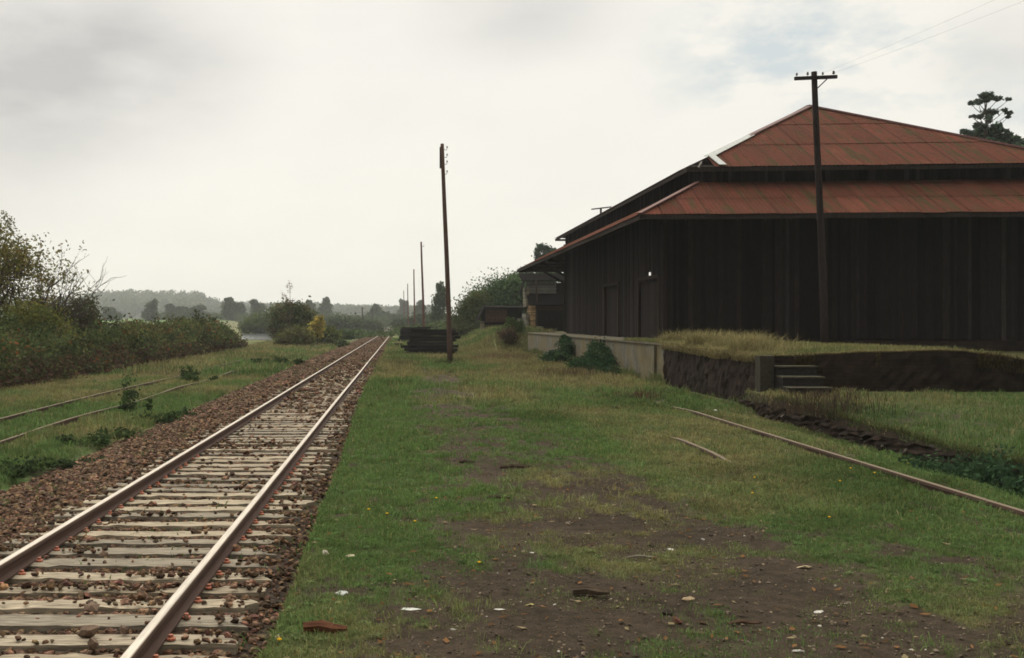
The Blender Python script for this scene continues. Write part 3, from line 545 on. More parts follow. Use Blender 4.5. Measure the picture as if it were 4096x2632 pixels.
# wooded hill: one mass
P = []; K = []; k0 = 0
for i in range(1500):
    px = random.uniform(-120, 1010); Y = random.uniform(1120, 1620); x = at(px, Y); z = float(g(x, Y)); hh = random.uniform(10, 18) * (1.1 if 200 < px < 480 else .8); r = random.uniform(4.4, 7.6)
    d = RNG.normal(size=(70, 3)); d /= np.linalg.norm(d, axis=1)[:, None]; P.append(np.array([x, Y, z + hh * .55]) + d * np.array([r, r, hh * .5]) * RNG.uniform(.55, 1.12, (70, 1))); K.append(np.full(70, i))
P = np.concatenate(P); K = np.concatenate(K); c = (np.array([[.07, .09, .05], [.085, .10, .055], [.10, .105, .06], [.065, .082, .05]])[RNG.integers(0, 4, 1500)] * RNG.uniform(.7, 1.3, (1500, 1)))[K] * RNG.uniform(.7, 1.3, (len(P), 1)); v, f, cc = leaves(P, np.full(len(P), 1.9), c)  # leaf palette lightened, so part of the distance haze is in the colour
tag(mesh('forest', v, f, M['leaf'], col=cc), 'hazy wooded hill along the far left horizon', 'forest', kind='stuff')
# low hedgerow growth across the fields (no countable plants)
P = []
for px0, px1, Y, h, n in ((370, 520, 520, 3.2, 500), (560, 720, 450, 3.0, 700), (770, 900, 420, 4.0, 900), (950, 1060, 320, 2.6, 700), (120, 360, 270, .8, 300), (780, 900, 180, .9, 400), (958, 1040, 170, 1.1, 500)):
    px = RNG.uniform(px0, px1, n); y = Y + RNG.normal(0, 8, n); x = at(px, y); z = g(x, y); q = np.stack([x, y, z + h * .5], -1)[:, None] + RNG.normal(size=(n, 14, 3)) * np.array([1.2, 1, h * .28]); P.append(q.reshape(-1, 3))
P = np.concatenate(P); v, f, cc = leaves(P, np.full(len(P), .38), np.array([.062, .085, .036]) * RNG.uniform(.6, 1.4, (len(P), 1)))
tag(mesh('hedgerows', v, f, M['leaf'], col=cc), 'low green hedgerow growth across the far fields', 'hedgerow', kind='stuff')

# trees behind the sheds, right of the track
simple_tree('tree', 'big dark green tree behind the timber sheds', at(1180, 108), 108, 7, [(0, 0, 3.6, 3.4, 2.6, 2.7, 440), (-2.2, -.3, 2.6, 2.2, 2, 2.2, 220), (1.8, 0, 4.4, 2.2, 2, 1.7, 200), (.2, 0, 5.2, 1.6, 1.5, .9, 90)], .13, G_TREE, per=30, z0=.3)
simple_tree('tree', 'leafy dark tree rising just beyond the canopy eave', at(1246, 112), 112, 8, [(0, 0, 4.6, 2.6, 2.2, 2.4, 260), (-1.2, 0, 6.2, 1.5, 1.4, 1.1, 90), (1.6, 0, 6.6, 1.5, 1.4, 1.0, 70)], .13, G_TREE, per=28, z0=.3)
simple_tree('tree', 'yellowing lower tree at the left of the dark trees', at(1098, 104), 104, 5, [(0, 0, 2.3, 1.7, 1.6, 1.7, 170), (.9, .2, 3.8, 1.3, 1.2, 1.2, 90), (-.8, 0, 1.3, 1.2, 1.1, 1.1, 80)], .11, [[.06, .078, .03], [.085, .088, .03], [.05, .068, .03]], per=26, z0=.2)
simple_tree('bush', 'dark brown-green bush between the pole and the log-ended shed', at(1085, 98), 98, 2.4, [(0, 0, 1.0, 1.2, 1, 1.0, 100), (1.2, 0, .9, 1.1, 1, .9, 80)], .10, [[.045, .055, .026], [.06, .06, .03]], 'bush', per=24, z0=.2)
simple_tree('tree', 'tall slender rounded tree beyond the nearest telegraph pole', at(1029, 200), 200, 9.5, [(-.3, 0, 3.4, 1.2, 1.2, 2.2, 80), (.1, 0, 6.0, 1.3, 1.2, 1.9, 90), (.3, 0, 8.2, .8, .8, 1.2, 40)], .2, [[.045, .07, .034], [.055, .08, .036]], per=22, z0=.2)
simple_tree('tree', 'bluish tree with a forked top showing above the canopy eave', at(1277, 150), 150, 12.8, [(.2, 0, 10.2, 1.3, 1.2, 1.4, 60), (-.3, 0, 12.2, .9, .8, .45, 30), (.8, 0, 11.6, .8, .8, .8, 30), (-.9, 0, 11.2, .5, .5, .9, 24)], .2, [[.045, .075, .05], [.05, .08, .05]], per=20, z0=.2, flat=.3)
# tall tree with parasol-like pads, upper right
def pad_tree():
    Y = 78.0; zb = .3; X0 = at(2306, Y); t = thing('tall_tree', 'tall open tree with parasol-shaped leaf pads behind the red roof', 'tree', (X0, Y, zb))
    def cv(cx, cy): px = (3700 + cx / 3.851) * .5852; py = (300 + cy / 3.851) * .5852; x, z = XZ(px, py, Y); return x - X0, z - zb
    pads = [(800, 365, 75, 28), (850, 395, 50, 26), (930, 340, 75, 14), (1010, 360, 60, 28), (1050, 390, 50, 24), (705, 435, 32, 24), (745, 465, 25, 14), (1152, 424, 34, 14), (1120, 535, 85, 20), (1180, 555, 40, 14), (1240, 602, 50, 14), (1110, 672, 40, 10), (1240, 660, 36, 10), (850, 635, 55, 18), (880, 690, 45, 22), (718, 640, 26, 14), (805, 600, 16, 14), (970, 580, 16, 12), (890, 745, 50, 26), (1010, 740, 26, 18),
            (540, 900, 60, 20), (600, 925, 45, 16), (480, 895, 28, 22), (720, 925, 50, 24), (745, 965, 24, 24), (635, 1000, 16, 18), (800, 940, 20, 8), (820, 820, 36, 34), (1225, 830, 34, 18), (1180, 855, 26, 14), (1160, 900, 40, 24)]
    mb = MB(); z0 = cv(930, 1100)[1]; zs = lambda cx, cy: (cv(cx, cy)[0], 0, cv(cx, cy)[1])
    mb.tube([(0.1, 0, 0), (0.05, 0, z0 * .6), zs(925, 1000), zs(940, 800), zs(945, 680), zs(915, 420)], [.24, .2, .15, .11, .06, .015], 7, BARK)
    blobs = []
    for cx, cy, w, h in pads:
        x, z = cv(cx, cy); yo = random.uniform(-1.2, 1.2); s = Y / F * .5852 / 3.851; blobs.append((x, yo, z, w * s, w * s * .8, h * s, max(8, int(w * h / 42))))
        sx_, sz_ = cv(940, min(1000, cy + 150 + abs(cx - 940) * .3)); mb.tube([(sx_, 0, sz_), (x * .7 + sx_ * .3, yo * .6, z * .6 + sz_ * .4), (x, yo, z - h * s * .5)], [.03, .02, .01], 4, BARK)
    crown('leaf_pads', blobs, .10, [[.07, .10, .08], [.085, .115, .085]], t, .42, 16, flat=.5)  # pad and crown colours are lightened to imitate haze over the tree
    big = []
    for cx, cy, w, h, n in ((930, 830, 75, 60, 40), (1040, 850, 70, 50, 40), (950, 930, 100, 60, 60), (1080, 990, 120, 80, 80), (1270, 940, 40, 40, 24), (1330, 1050, 90, 80, 70), (1380, 1130, 110, 60, 60), (930, 1080, 100, 50, 50), (1150, 1110, 180, 60, 90), (1480, 1170, 70, 40, 40), (1350, 980, 50, 40, 24)):
        x, z = cv(cx, cy); s = Y / F * .5852 / 3.851; big.append((x, random.uniform(-.8, .8), z, w * s * 1.1, w * s * .8, h * s * 1.1, int(n * 1.6)))
        mb.tube([zs(935, min(1100, cy + 120)), (x, 0, z)], [.07, .02], 4, BARK)
    crown('crown', big, .16, [[.055, .09, .06], [.075, .12, .07], [.045, .07, .05]], t, .34, 20)
    mb.build('trunk', M['bark'], t)
pad_tree()

# ---------------------------------------------------------------- docks
t = thing('concrete_dock', 'long concrete loading dock stained with yellow lichen beside the warehouse', 'loading dock', (8.4, 52.9, 0))
mb = MB(); mb.box(0, 3.4, -18.4, 18.5, -.3, 1.34); mb.build('dock_wall', M['concrete'], t)
mb = MB(); mb.box(-.05, 3.4, -18.45, 18.52, 1.342, 1.40); mb.build('coping', M['concrete'], t)
for yy in (-17.2,): mb = MB(); mb.box(-.09, -.003, yy - .22, yy + .22, -.3, 1.30); mb.build('pilaster', M['concrete'], t)
# brick dock with turf on top, the front edge running right then ramping down
def ap_front(x): return 25.35 + .0 * x
def ap_z(x, y):
    fr = np.interp(x, [8.3, 10, 11, 13.2, 14.2, 16, 20, 32], [1.27, 1.33, 1.37, 1.41, 1.28, .95, .6, .4]); bk = np.interp(x, [8.3, 12, 16, 20, 32], [1.41, 1.40, 1.15, 1.02, .9]); k = ss(25.3, 38, y); return fr * (1 - k) + bk * k + (fbm(x * 1.2, y * 1.2, 3, 77) - .5) * .07
ax = axis(8.38, 32, 8.38, 15, .15, 1.05); ay = np.linspace(25.33, 41.2, 60); AX, AY = np.meshgrid(ax, ay); AZ = ap_z(AX, AY); k = (AX < 27.4) & (AY > 34.45); AZ = np.where(k, np.maximum(AZ - .0, 1.405 * (AX < 11) + AZ * (AX >= 11)), AZ)
t = thing('brick_dock', 'low sooty brick loading dock with turf on top in front of the warehouse', 'loading dock', (0, 0, 0))
n = AX.size; fx_, fy_ = AX.ravel(), AY.ravel()
tc_ = turf_col(fx_, fy_) * .4 + TAN * .75 * .5; tc_ = tc_ * .8
mesh('turf_top', np.stack([fx_, fy_, AZ.ravel()], -1), grid_faces(len(ax), len(ay)), M['ground'], t, tc_, True)
def curtain(name, xs, ys, ztop, zb, mat, parent):
    m = len(xs); rows = 10; v = []; 
    for r in range(rows):
        f = r / (rows - 1)
        for i in range(m): v.append((xs[i], ys[i], zb + (ztop[i] - zb) * f))
    v = np.array(v); jit = RNG.normal(0, .03, (len(v), 1)) + .045 * (fbm((v[:, 0] + v[:, 1]) * 1.6, v[:, 2] * 2.5, 3, 55)[:, None] - .35); 
    if abs(xs[0] - xs[-1]) < .1: v[:, :1] -= np.abs(jit)
    else: v[:, 1:2] -= np.abs(jit)
    return mesh(name, v, grid_faces(m, rows), mat, parent, smooth=False)
curtain('front_wall', ax, np.full(len(ax), 25.34), AZ[0] - .01, 0, M['brick'], t)
sy_ = np.linspace(34.4, 25.34, 60); curtain('side_wall', np.full(60, 8.385), sy_, ap_z(np.full(60, 8.4), sy_) - .01, -.1, M['brick'], t)
mb = MB(); mb.box(8.30, 8.62, 24.95, 25.31, -.1, 1.30, (.035, .032, .022), .006); mb.build('corner_pillar', M['stone'], t)
ga = Grass()
def sow_on(n, xs, ys, hz, w, cl, tanw, zf, lean=.5):
    c = (np.array([.075, .11, .036]) * (1 - tanw) + TAN * 1.05 * tanw) * RNG.uniform(.6, 1.45, (n, 1)); ga.put(xs, ys, zf(xs, ys) - .01, hz, np.full(n, w), c, lean)
n = 26000; xs = 8.4 + 9 * RNG.random(n) ** 1.4; ys = RNG.uniform(25.35, 40.8, n); tw_ = np.clip(fbm(xs * .8, ys * .8, 3, 15) * 1.1 - .1, .1, .9)[:, None]; sow_on(n, xs, ys, RNG.uniform(.05, .16, n), .016, None, tw_, ap_z)
n = 12000; ys = RNG.uniform(25.4, 35.5, n); xs = 8.4 + np.abs(RNG.normal(0, .55, n)); hh = (.12 + .42 * ss(.38, .6, fbm(ys * .7, xs * .7, 3, 19))) * RNG.uniform(.5, 1.2, n) * (.35 + .65 * ss(25.6, 27.5, ys)); sow_on(n, xs, ys, hh, .016, None, np.clip(RNG.normal(.85, .15, (n, 1)), 0, 1), ap_z, .6)
n = 5000; ys = RNG.uniform(25.4, 34.5, n); xs = np.full(n, 8.40) - np.abs(RNG.normal(0, .05, n)); ga.put(xs, ys, ap_z(xs, ys) - RNG.uniform(0, .16, n), RNG.uniform(.03, .16, n), np.full(n, .016), TAN * RNG.uniform(.35, 1.1, (n, 1)), 1.5)
n = 3500; xs = 8.4 + 6.5 * RNG.random(n); ga.put(xs, np.full(n, 25.36), ap_z(xs, np.full(n, 25.36)) - .02, RNG.uniform(.03, .10, n), np.full(n, .014), TAN * RNG.uniform(.5, 1.2, (n, 1)), .9)
n = 6000; xs = 8.4 + 8 * RNG.random(n) ** 1.2; k = fbm(xs * 1.5, xs * 0, 3, 44) > .42; xs = xs[k]; n = len(xs); ga.put(xs, np.full(n, 25.28), ap_z(xs, np.full(n, 25.36)) - RNG.uniform(.0, .35, n), RNG.uniform(.03, .18, n), np.full(n, .013), (TAN * .35 + np.array([.02, .012, .006])) * RNG.uniform(.3, 1.2, (n, 1)), 1.3)
go = ga.build('grass_fringe', t); go['kind'] = 'stuff'
n = 5000; ys = RNG.uniform(34, 71.4, n); xs = 8.36 - np.abs(RNG.normal(0, .22, n)); hh = (.06 + .38 * ss(.42, .62, fbm(ys * .6, xs * .3, 3, 29))) * RNG.uniform(.4, 1.2, n); dg = Grass(); dg.put(xs, ys, g(xs, ys), hh, np.full(n, .018), (GREEN * .55 + TAN * .3) * RNG.uniform(.5, 1.3, (n, 1)), .6); tag(dg.build('dock_grass'), 'rough taller grass along the foot of the concrete dock', 'grass', kind='stuff')
# steps
t = thing('stone_steps', 'narrow worn stone steps down the front of the brick dock', 'steps', (8.65, 25.3, 0))
for i, (z, yy) in enumerate(((1.07, .0), (.85, -.42), (.63, -.84), (.41, -1.26))):
    mb = MB(); mb.box(0, .92, yy - .44, yy + (-.02 if i == 0 else -.022), z - .20, z - .03, (.022, .02, .018), .004); mb.box(-.02, .94, yy - .47, yy - .03, z - .028, z, (.06, .055, .036), .004); mb.build('step', M['stone'], t)
mb = MB(); mb.box(.0, .92, -.44, -.03, -.2, .86, (.02, .018, .016)); mb.box(0, .92, -.86, -.445, -.2, .64, (.02, .018, .016)); mb.box(0, .92, -1.28, -.865, -.2, .42, (.02, .018, .016)); mb.box(0, .92, -1.70, -1.285, -.2, .205, (.02, .018, .016)); mb.build('step_base', M['stone'], t)
# low stone kerb wall of the grass terrace
t = thing('stone_kerb', 'low dark stone retaining wall between the siding rail and the grass terrace', 'retaining wall', (0, 0, 0))
n = 200; yy = RNG.uniform(9.5, 23.4, n); row = RNG.integers(0, 3, n); xx = 7.98 + RNG.normal(0, .035, n) + .03 * row; zz = -.08 + row * .115 + RNG.normal(0, .015, n); sz = RNG.uniform(.05, .12, n)
v, f, c = rocks(np.zeros((n, 3)), sz, np.array([.045, .038, .03]) * RNG.uniform(.5, 1.5, (n, 1))); v = v.reshape(n, 12, 3) * np.array([.7, 1.35, .62]) + np.stack([xx, yy, zz], -1)[:, None, :]; mesh('stones', v.reshape(-1, 3), f, M['stone'], t, c)
ky = np.linspace(25.35, 9.4, 90); curtain('earth_face', np.full(90, 7.97), ky, .19 + .09 * ss(15, 24, ky) + .08 * (fbm(ky * 2.2, ky * 0, 3, 71) - .5), -.25, M['brick'], t)
gk = Grass(); n = 3600; yy = RNG.uniform(9.5, 23.3, n); xx = 8.06 + np.abs(RNG.normal(.0, .07, n)); gk.put(xx, yy, g(xx + .05, yy) - .03, RNG.uniform(.03, .15, n), np.full(n, .009), (GREEN * .3 + TAN * .25) * RNG.uniform(.4, 1.3, (n, 1)), 1.1); o = gk.build('overhanging_grass', t); o['kind'] = 'stuff'
tag(mesh('pavement', [(8.25, 12.4, .33), (11.5, 12.4, .34), (11.5, 14.1, .34), (8.5, 14.2, .33), (8.25, 12.4, .2), (11.5, 12.4, .2), (11.5, 14.1, .2), (8.5, 14.2, .2)], np.array([[0, 1, 2, 3], [4, 5, 1, 0], [7, 4, 0, 3], [6, 7, 3, 2], [5, 6, 2, 1]]), M['concrete']), kind='structure')

# ---------------------------------------------------------------- warehouse
SK = -.085; XO = 10.0                                            # the front is a little out of square
def sk(v):
    v = np.asarray(v, float).copy(); f = 1 - ss(44, 60, v[:, 1]); v[:, 1] += SK * np.maximum(v[:, 0] - XO, 0) * f; return v
WH = thing('warehouse', 'large black timber goods warehouse with a two-tier rusty red roof', 'warehouse', (0, 0, 0))
RED = np.array([.098, .033, .022])
def slope(name, A, B, Cc, D, parent, rows, wave=.15, amp=.010, skip0=0., skip1=0., thick=.0, ruin=0, red=RED, seed=1):
    """corrugated sheet roof plane: eave A->B, top D<-C (D above A, C above B)"""
    A, B, Cc, D = [np.array(q, float) for q in (A, B, Cc, D)]; r = np.random.default_rng(seed)
    es = B - A; L = np.linalg.norm(es); es /= L; up = D - A; up -= es * up.dot(es); Ht = np.linalg.norm(up); up /= Ht; nrm = np.cross(es, up); nrm *= np.sign(nrm[2])
    sD = (D - A).dot(es); sC = (Cc - A).dot(es); n = int(L / (wave / 4)); s = np.linspace(0, L, n); s = s[(s >= skip0) & (s <= L - skip1)]
    tm = np.ones(len(s)); tm = np.minimum(tm, np.where(sD > 1e-6, s / max(sD, 1e-6), 1)); tm = np.minimum(tm, np.where(L - sC > 1e-6, (L - s) / max(L - sC, 1e-6), 1)); tm = np.clip(tm, 0, 1) * Ht
    w = amp * np.sin(2 * math.pi * s / wave); sheet = (s / .82).astype(int); V_, F_, C_, U_ = [], [], [], []; k = 0; edges = np.linspace(0, Ht, rows + 1)
    for i in range(rows):
        shc = (np.clip(r.normal(1, .085, (sheet.max() + 1, 1)), .8, 1.25) * np.array([1, 1, 1]))[sheet] * np.where((s % .82) < .06, .55, 1)[:, None]; lo = edges[i] - (.0 if i == 0 else .10); sag = (r.normal(0, .018, sheet.max() + 1))[sheet] if i == 0 else 0
        b_ = np.full(len(s), lo) + sag; t_ = np.minimum(edges[i + 1], tm); b_ = np.minimum(b_, t_)
        for q_, lift in ((b_, .022), ((b_ + t_) / 2, .012), (t_, .0)): V_.append(A + es * s[:, None] + up * q_[:, None] + nrm * (w + lift)[:, None]); C_.append(red * shc); U_.append(np.stack([s, q_], -1))
        m = len(s); f = grid_faces(m, 3) + k; valid = (t_ - lo > .03); vv = (valid[:-1] & valid[1:]); F_.append(f[np.tile(vv, 2)]); k += 3 * m
    o = mesh(name, sk(np.concatenate(V_)), np.concatenate(F_), M['roof'], parent, np.concatenate(C_), False, np.concatenate(U_)); return o
ex0, ex1, ey0, ey1, ez = 8.6, 27.88, 39.0, 80.4, 5.96; kx0, kx1, ky0, ky1, kz = 11.56, 24.92, 41.96, 77.4, 7.49
ux0, ux1, uy0, uy1, uz = 10.9, 25.58, 41.3, 76.5, 7.99; rx_, ry0, ry1, rz_ = 18.24, 48.64, 69.2, 11.67
LR = thing('x', None, None); bpy.data.objects.remove(LR)
slope('lower_roof', (ex0, ey0, ez), (ex1, ey0, ez), (kx1, ky0, kz), (kx0, ky0, kz), WH, 2, seed=3)
slope('lower_roof', (ex0, ey1, ez), (ex0, ey0, ez), (kx0, ky0, kz), (kx0, ky1, kz), WH, 2, seed=4, red=RED * 1.25)
slope('lower_roof', (ex1, ey0, ez), (ex1, ey1, ez), (kx1, ky1, kz), (kx1, ky0, kz), WH, 2, .3, seed=5)
slope('lower_roof', (ex1, ey1, ez), (ex0, ey1, ez), (kx0, ky1, kz), (kx1, ky1, kz), WH, 2, .3, seed=6)
slope('upper_roof', (ux0, uy0, uz), (ux1, uy0, uz), (rx_, ry0, rz_), (rx_, ry0, rz_), WH, 3, skip0=1.02, seed=7)
slope('upper_roof', (ux0, uy1, uz), (ux0, uy0, uz), (rx_, ry0, rz_), (rx_, ry1, rz_), WH, 3, skip1=.9, seed=8)
slope('upper_roof', (ux1, uy0, uz), (ux1, uy1, uz), (rx_, ry1, rz_), (rx_, ry0, rz_), WH, 3, .3, seed=9)
slope('upper_roof', (ux1, uy1, uz), (ux0, uy1, uz), (rx_, ry1, rz_), (rx_, ry1, rz_), WH, 3, .3, seed=10)
def skbar(mb, a, b, w, h, c, nseg=1):
    for i in range(nseg):
        p = np.array(a, float) + (np.array(b, float) - np.array(a, float)) * i / nseg; q = np.array(a, float) + (np.array(b, float) - np.array(a, float)) * (i + 1) / nseg; pq = sk(np.array([p, q])); mb.bar(pq[0], pq[1], w, h, c)
def lerp(a, b, f): return tuple(np.array(a) * (1 - f) + np.array(b) * f)
cu, ap_ = (ux0, uy0, uz + .04), (rx_, ry0, rz_ + .04); cr = (ux1, uy0, uz + .04)
mb = MB(); skbar(mb, lerp(cu, ap_, .45), ap_, .30, .05, tuple(RED * .8)); mb.build('hip_cap', M['rust'], WH)
mb = MB(); skbar(mb, cr, ap_, .32, .07, (.15, .065, .06)); mb.build('hip_cap', M['rust'], WH)
mb = MB(); skbar(mb, ap_, (rx_, ry1, rz_ + .04), .32, .06, tuple(RED * .8), 3); mb.build('ridge_cap', M['rust'], WH)
fl = MB(); fv = []
for f_ in np.linspace(.13, .46, 6):
    p_ = np.array(lerp(cu, ap_, f_)); n_ = np.array([0, -.45, .89]); wd_ = .34 - .3 * (f_ - .13)
    fv += [p_ + n_ * .05 + np.array([-.05, 0, 0]), p_ + n_ * .05 + np.array([wd_, 0, 0]), p_ + n_ * .03 + np.array([-.05, 0, 0]), p_ + n_ * .03 + np.array([wd_, 0, 0])]
q_ = []
for i in range(5):
    a_ = i * 4; q_ += [[a_, a_ + 1, a_ + 5, a_ + 4], [a_ + 2, a_ + 6, a_ + 7, a_ + 3], [a_, a_ + 4, a_ + 6, a_ + 2], [a_ + 1, a_ + 3, a_ + 7, a_ + 5]]
fl.add(sk(np.array(fv)), q_ + [[0, 2, 3, 1], [20, 21, 23, 22]], c=(.36, .37, .35)); p_ = np.array(lerp(cu, ap_, .13)); skbar(fl, tuple(p_ + np.array([.25, -.03, .06])), (ux0 + 1.35, uy0 - .02, uz + .08), .30, .03, (.36, .37, .35)); fl.build('hip_flashing', M['rust'], WH)
mb = MB(); skbar(mb, (kx0 - .1, ky0 - .1, kz + .0), (ex0, ey0, ez + .05), .20, .04, tuple(RED * 1.0)); 
mb.build('hip_cap', M['rust'], WH)
# broken corner: bare rafters
mb = MB(); DK = (.030, .024, .021)
skbar(mb, (ux0 + .03, uy0 + .05, uz - .05), lerp((ux0, uy0, uz - .07), (rx_, ry0, rz_ - .07), .3), .09, .12, DK)
skbar(mb, (ux0 + .45, uy0 + .02, uz - .03), (ux0 + .75, uy0 + .7, uz + .28), .06, .09, (.16, .15, .13)); skbar(mb, (ux0 + .02, uy0 + .5, uz - .03), (ux0 + .7, uy0 + .75, uz + .28), .06, .09, (.12, .11, .10))
skbar(mb, (ux0 + .15, uy0 + .2, uz + .07), (ux0 + 1.1, uy0 + .2, uz + .06), .05, .07, (.10, .09, .08)); mb.build('rafter', M['board'], WH)
# eave boards and soffits
for nm, z, x0, x1, y0, y1 in (('eave_board', ez - .09, ex0 + .05, ex1 - .05, ey0 + .05, ey1 - .05), ('upper_eave_board', uz - .10, ux0 + .04, ux1 - .04, uy0 + .04, uy1 - .04)):
    mb = MB(); h = .16 if nm == 'eave_board' else .14
    for a_, b_, s_ in (((x0, y0, z), (x1, y0, z), 8), ((x0 + .001, y1, z), (x0 + .001, y0, z), 8), ((x1 - .001, y0, z), (x1 - .001, y1, z), 8), ((x0, y1, z), (x1, y1, z), 4)): skbar(mb, a_, b_, .045, h, DK, s_)
    mb.build(nm, M['board'], WH)
mb = MB()
def quad(p): mb.add(sk(np.array(p, float)), [[0, 1, 2, 3]], c=DK)
o_ = .10
quad([(ex0 + .1, ey0 + .1, ez - o_ + .05), (ex1 - .1, ey0 + .1, ez - o_ + .05), (kx1, ky0, kz - o_), (kx0, ky0, kz - o_)]); quad([(ex0 + .1, ey1 - .1, ez - o_ + .05), (ex0 + .1, 60, ez - o_ + .05), (kx0, 60, kz - o_), (kx0, ky1, kz - o_)]); quad([(ex0 + .1, 60, ez - o_ + .05), (ex0 + .1, ey0 + .1, ez - o_ + .05), (kx0, ky0, kz - o_), (kx0, 60, kz - o_)])
quad([(ex0 + .1, ey1 - .1, ez - o_ + .05), (kx0, ky1, kz - o_), (kx1, ky1, kz - o_), (ex1 - .1, ey1 - .1, ez - o_ + .05)])
mb.build('soffit', M['board'], WH)
mb = MB()
for i in range(44):                                               # rafter tails under the side eave
    y = 39.9 + i * .92; f_ = min(1, (y - ey0) / (ky0 - ey0)) * .96; skbar(mb, (ex0 + .08, y, ez - .17), (ex0 + (kx0 - ex0) * f_, y, ez - .2 + (kz - ez) * f_), .07, .12, DK)
for i in range(20):
    x = 9.4 + i * .92; f_ = min(1, (x - ex0) / (kx0 - ex0)) * .96; skbar(mb, (x, ey0 + .08, ez - .17), (x, ey0 + (ky0 - ey0) * f_, ez - .2 + (kz - ez) * f_), .07, .12, DK)
mb.build('rafter_tails', M['board'], WH)
# walls of vertical boards
def boards(name, p0, p1, z0, z1, nrm, holes=(), seed=0, w0=.11, w1=.19, ztopf=None, c0=(.0145, .0115, .0108)):
    r = random.Random(seed); p0 = np.array(p0, float); p1 = np.array(p1, float); d = p1 - p0; L = np.linalg.norm(d); d /= L; nr = np.array(nrm, float); mb = MB(); s = 0
    while s < L:
        w = r.uniform(w0, w1); e = min(s + w, L); off = r.uniform(0, .022); tone = r.choice([.45, .65, .85, 1, 1.1, 1.3, 1.7]); c = np.array(c0) * tone * np.array([1, r.uniform(.94, 1.04), r.uniform(.9, 1.06)])
        if r.random() < .07: c = np.array([.034, .030, .028]) * r.uniform(.8, 1.2)
        spans = [(z0 + r.uniform(-.03, .04), z1)]
        for (h0, h1, a0, a1) in holes:
            if s < h1 and e > h0:
                ns = []
                for (a, b) in spans:
                    if a0 > a: ns.append((a, min(b, a0)))
                    if a1 < b: ns.append((max(a, a1), b))
                spans = ns
        for a, b in spans:
            if b - a < .02: continue
            q0 = p0 + d * (s - .004); q1 = p0 + d * (e + .004); f = off; v = []
            for z in (a, b):
                for q in (q0, q1):
                    for t_ in (f, f - .035): v.append((q[0] + nr[0] * t_, q[1] + nr[1] * t_, z))
            v = sk(v); mb.add(v, [[0, 2, 3, 1], [4, 5, 7, 6], [0, 4, 6, 2], [1, 3, 7, 5], [0, 1, 5, 4], [2, 6, 7, 3]], c=c)
        s = e
    return mb.build(name, M['board'], WH)
WX0, WX1, WY0, WY1 = 9.95, 26.5, 41.0, 65.0; ZB, ZT = 1.42, 6.55
boards('front_wall', (WX0, WY0), (WX1, WY0), ZB, ZT + .2, (0, -1), seed=1)
boards('side_wall', (WX0, WY1), (WX0, WY0), ZB, ZT, (-1, 0), holes=((WY1 - 43.33, WY1 - 43.08, 3.94, 4.20), (WY1 - 44.9, WY1 - 41.8, ZB - .2, 3.7), (WY1 - 52.5, WY1 - 49.5, ZB - .2, 3.7)), seed=2)
boards('right_wall', (WX1, WY0), (WX1, WY1), ZB, ZT, (1, 0), seed=3)
boards('rear_wall', (WX1, WY1), (WX0, WY1), ZB, ZT, (0, 1), holes=((26.5 - 17.2, 26.5 - 13.6, ZB - .2, 5.6),), seed=4)
boards('clerestory_wall', (kx0, ky0 + .03), (kx1, ky0 + .03), kz - .3, uz + .3, (0, -1), seed=5); boards('clerestory_wall', (kx0, ky1 - 1.6), (kx0, ky0), kz - .3, uz + .3, (-1, 0), seed=6); boards('clerestory_wall', (kx1, ky0), (kx1, ky1 - 1.6), kz - .3, uz + .3, (1, 0), seed=7)
for (y0, y1) in ((41.62, 45.06), (49.30, 52.70)):
    mb = MB(); c_ = (.016, .013, .012)
    yy = y0
    while yy < y1 - .05: mb.box(WX0 + .05, WX0 + .09 + random.uniform(0, .01), yy, yy + .214, ZB - .03, 3.72, np.array(c_) * random.uniform(.8, 1.5)); yy += .21
    d_ = mb.build('sliding_door', M['board'], WH); mb = MB(); mb.box(WX0 - .06, WX0 - .024, y0 - .14, y0, ZB - .04, 3.8, (.040, .028, .020)); mb.box(WX0 - .06, WX0 - .024, y1, y1 + .14, ZB - .04, 3.8, (.040, .028, .020)); mb.box(WX0 - .075, WX0 - .026, y0 - .14, y1 + .14, 3.802, 3.92, (.025, .02, .017)); mb.build('door_frame', M['board'], d_)
pl = MB(); v = sk(np.array([[x, y, z] for z in (.3, 1.40) for y in (40.93, 41.25) for x in (9.9, 26.6)], float)); pl.add(v, [[0, 2, 3, 1], [4, 5, 7, 6], [0, 1, 5, 4], [2, 6, 7, 3], [0, 4, 6, 2], [1, 3, 7, 5]]); pl.build('plinth', M['brick'], WH); mb = MB(); mb.box(11.82, 26.4, 41.3, 77.2, 1.2, 1.38, (.05, .045, .04)); mb.build('floor', M['board'], WH)
for yy in (69.0, 73.0, 76.8):
    for xx in (11.7, 24.8): mb = MB(); mb.box(xx - .12, xx + .12, yy - .12, yy + .12, 1.38, 7.6, DK); mb.build('canopy_post', M['board'], WH)
for yy, s_ in ((65.2, 1), (69.0, 1), (73.0, 1)):
    mb = MB(); mb.bar((11.6, yy + .05, 4.4), (9.0, yy + .05, 5.9), .10, .14, DK); mb.bar((11.6, yy + .05, 5.75), (8.9, yy + .05, 5.78), .1, .14, DK); mb.build('knee_brace', M['board'], WH)

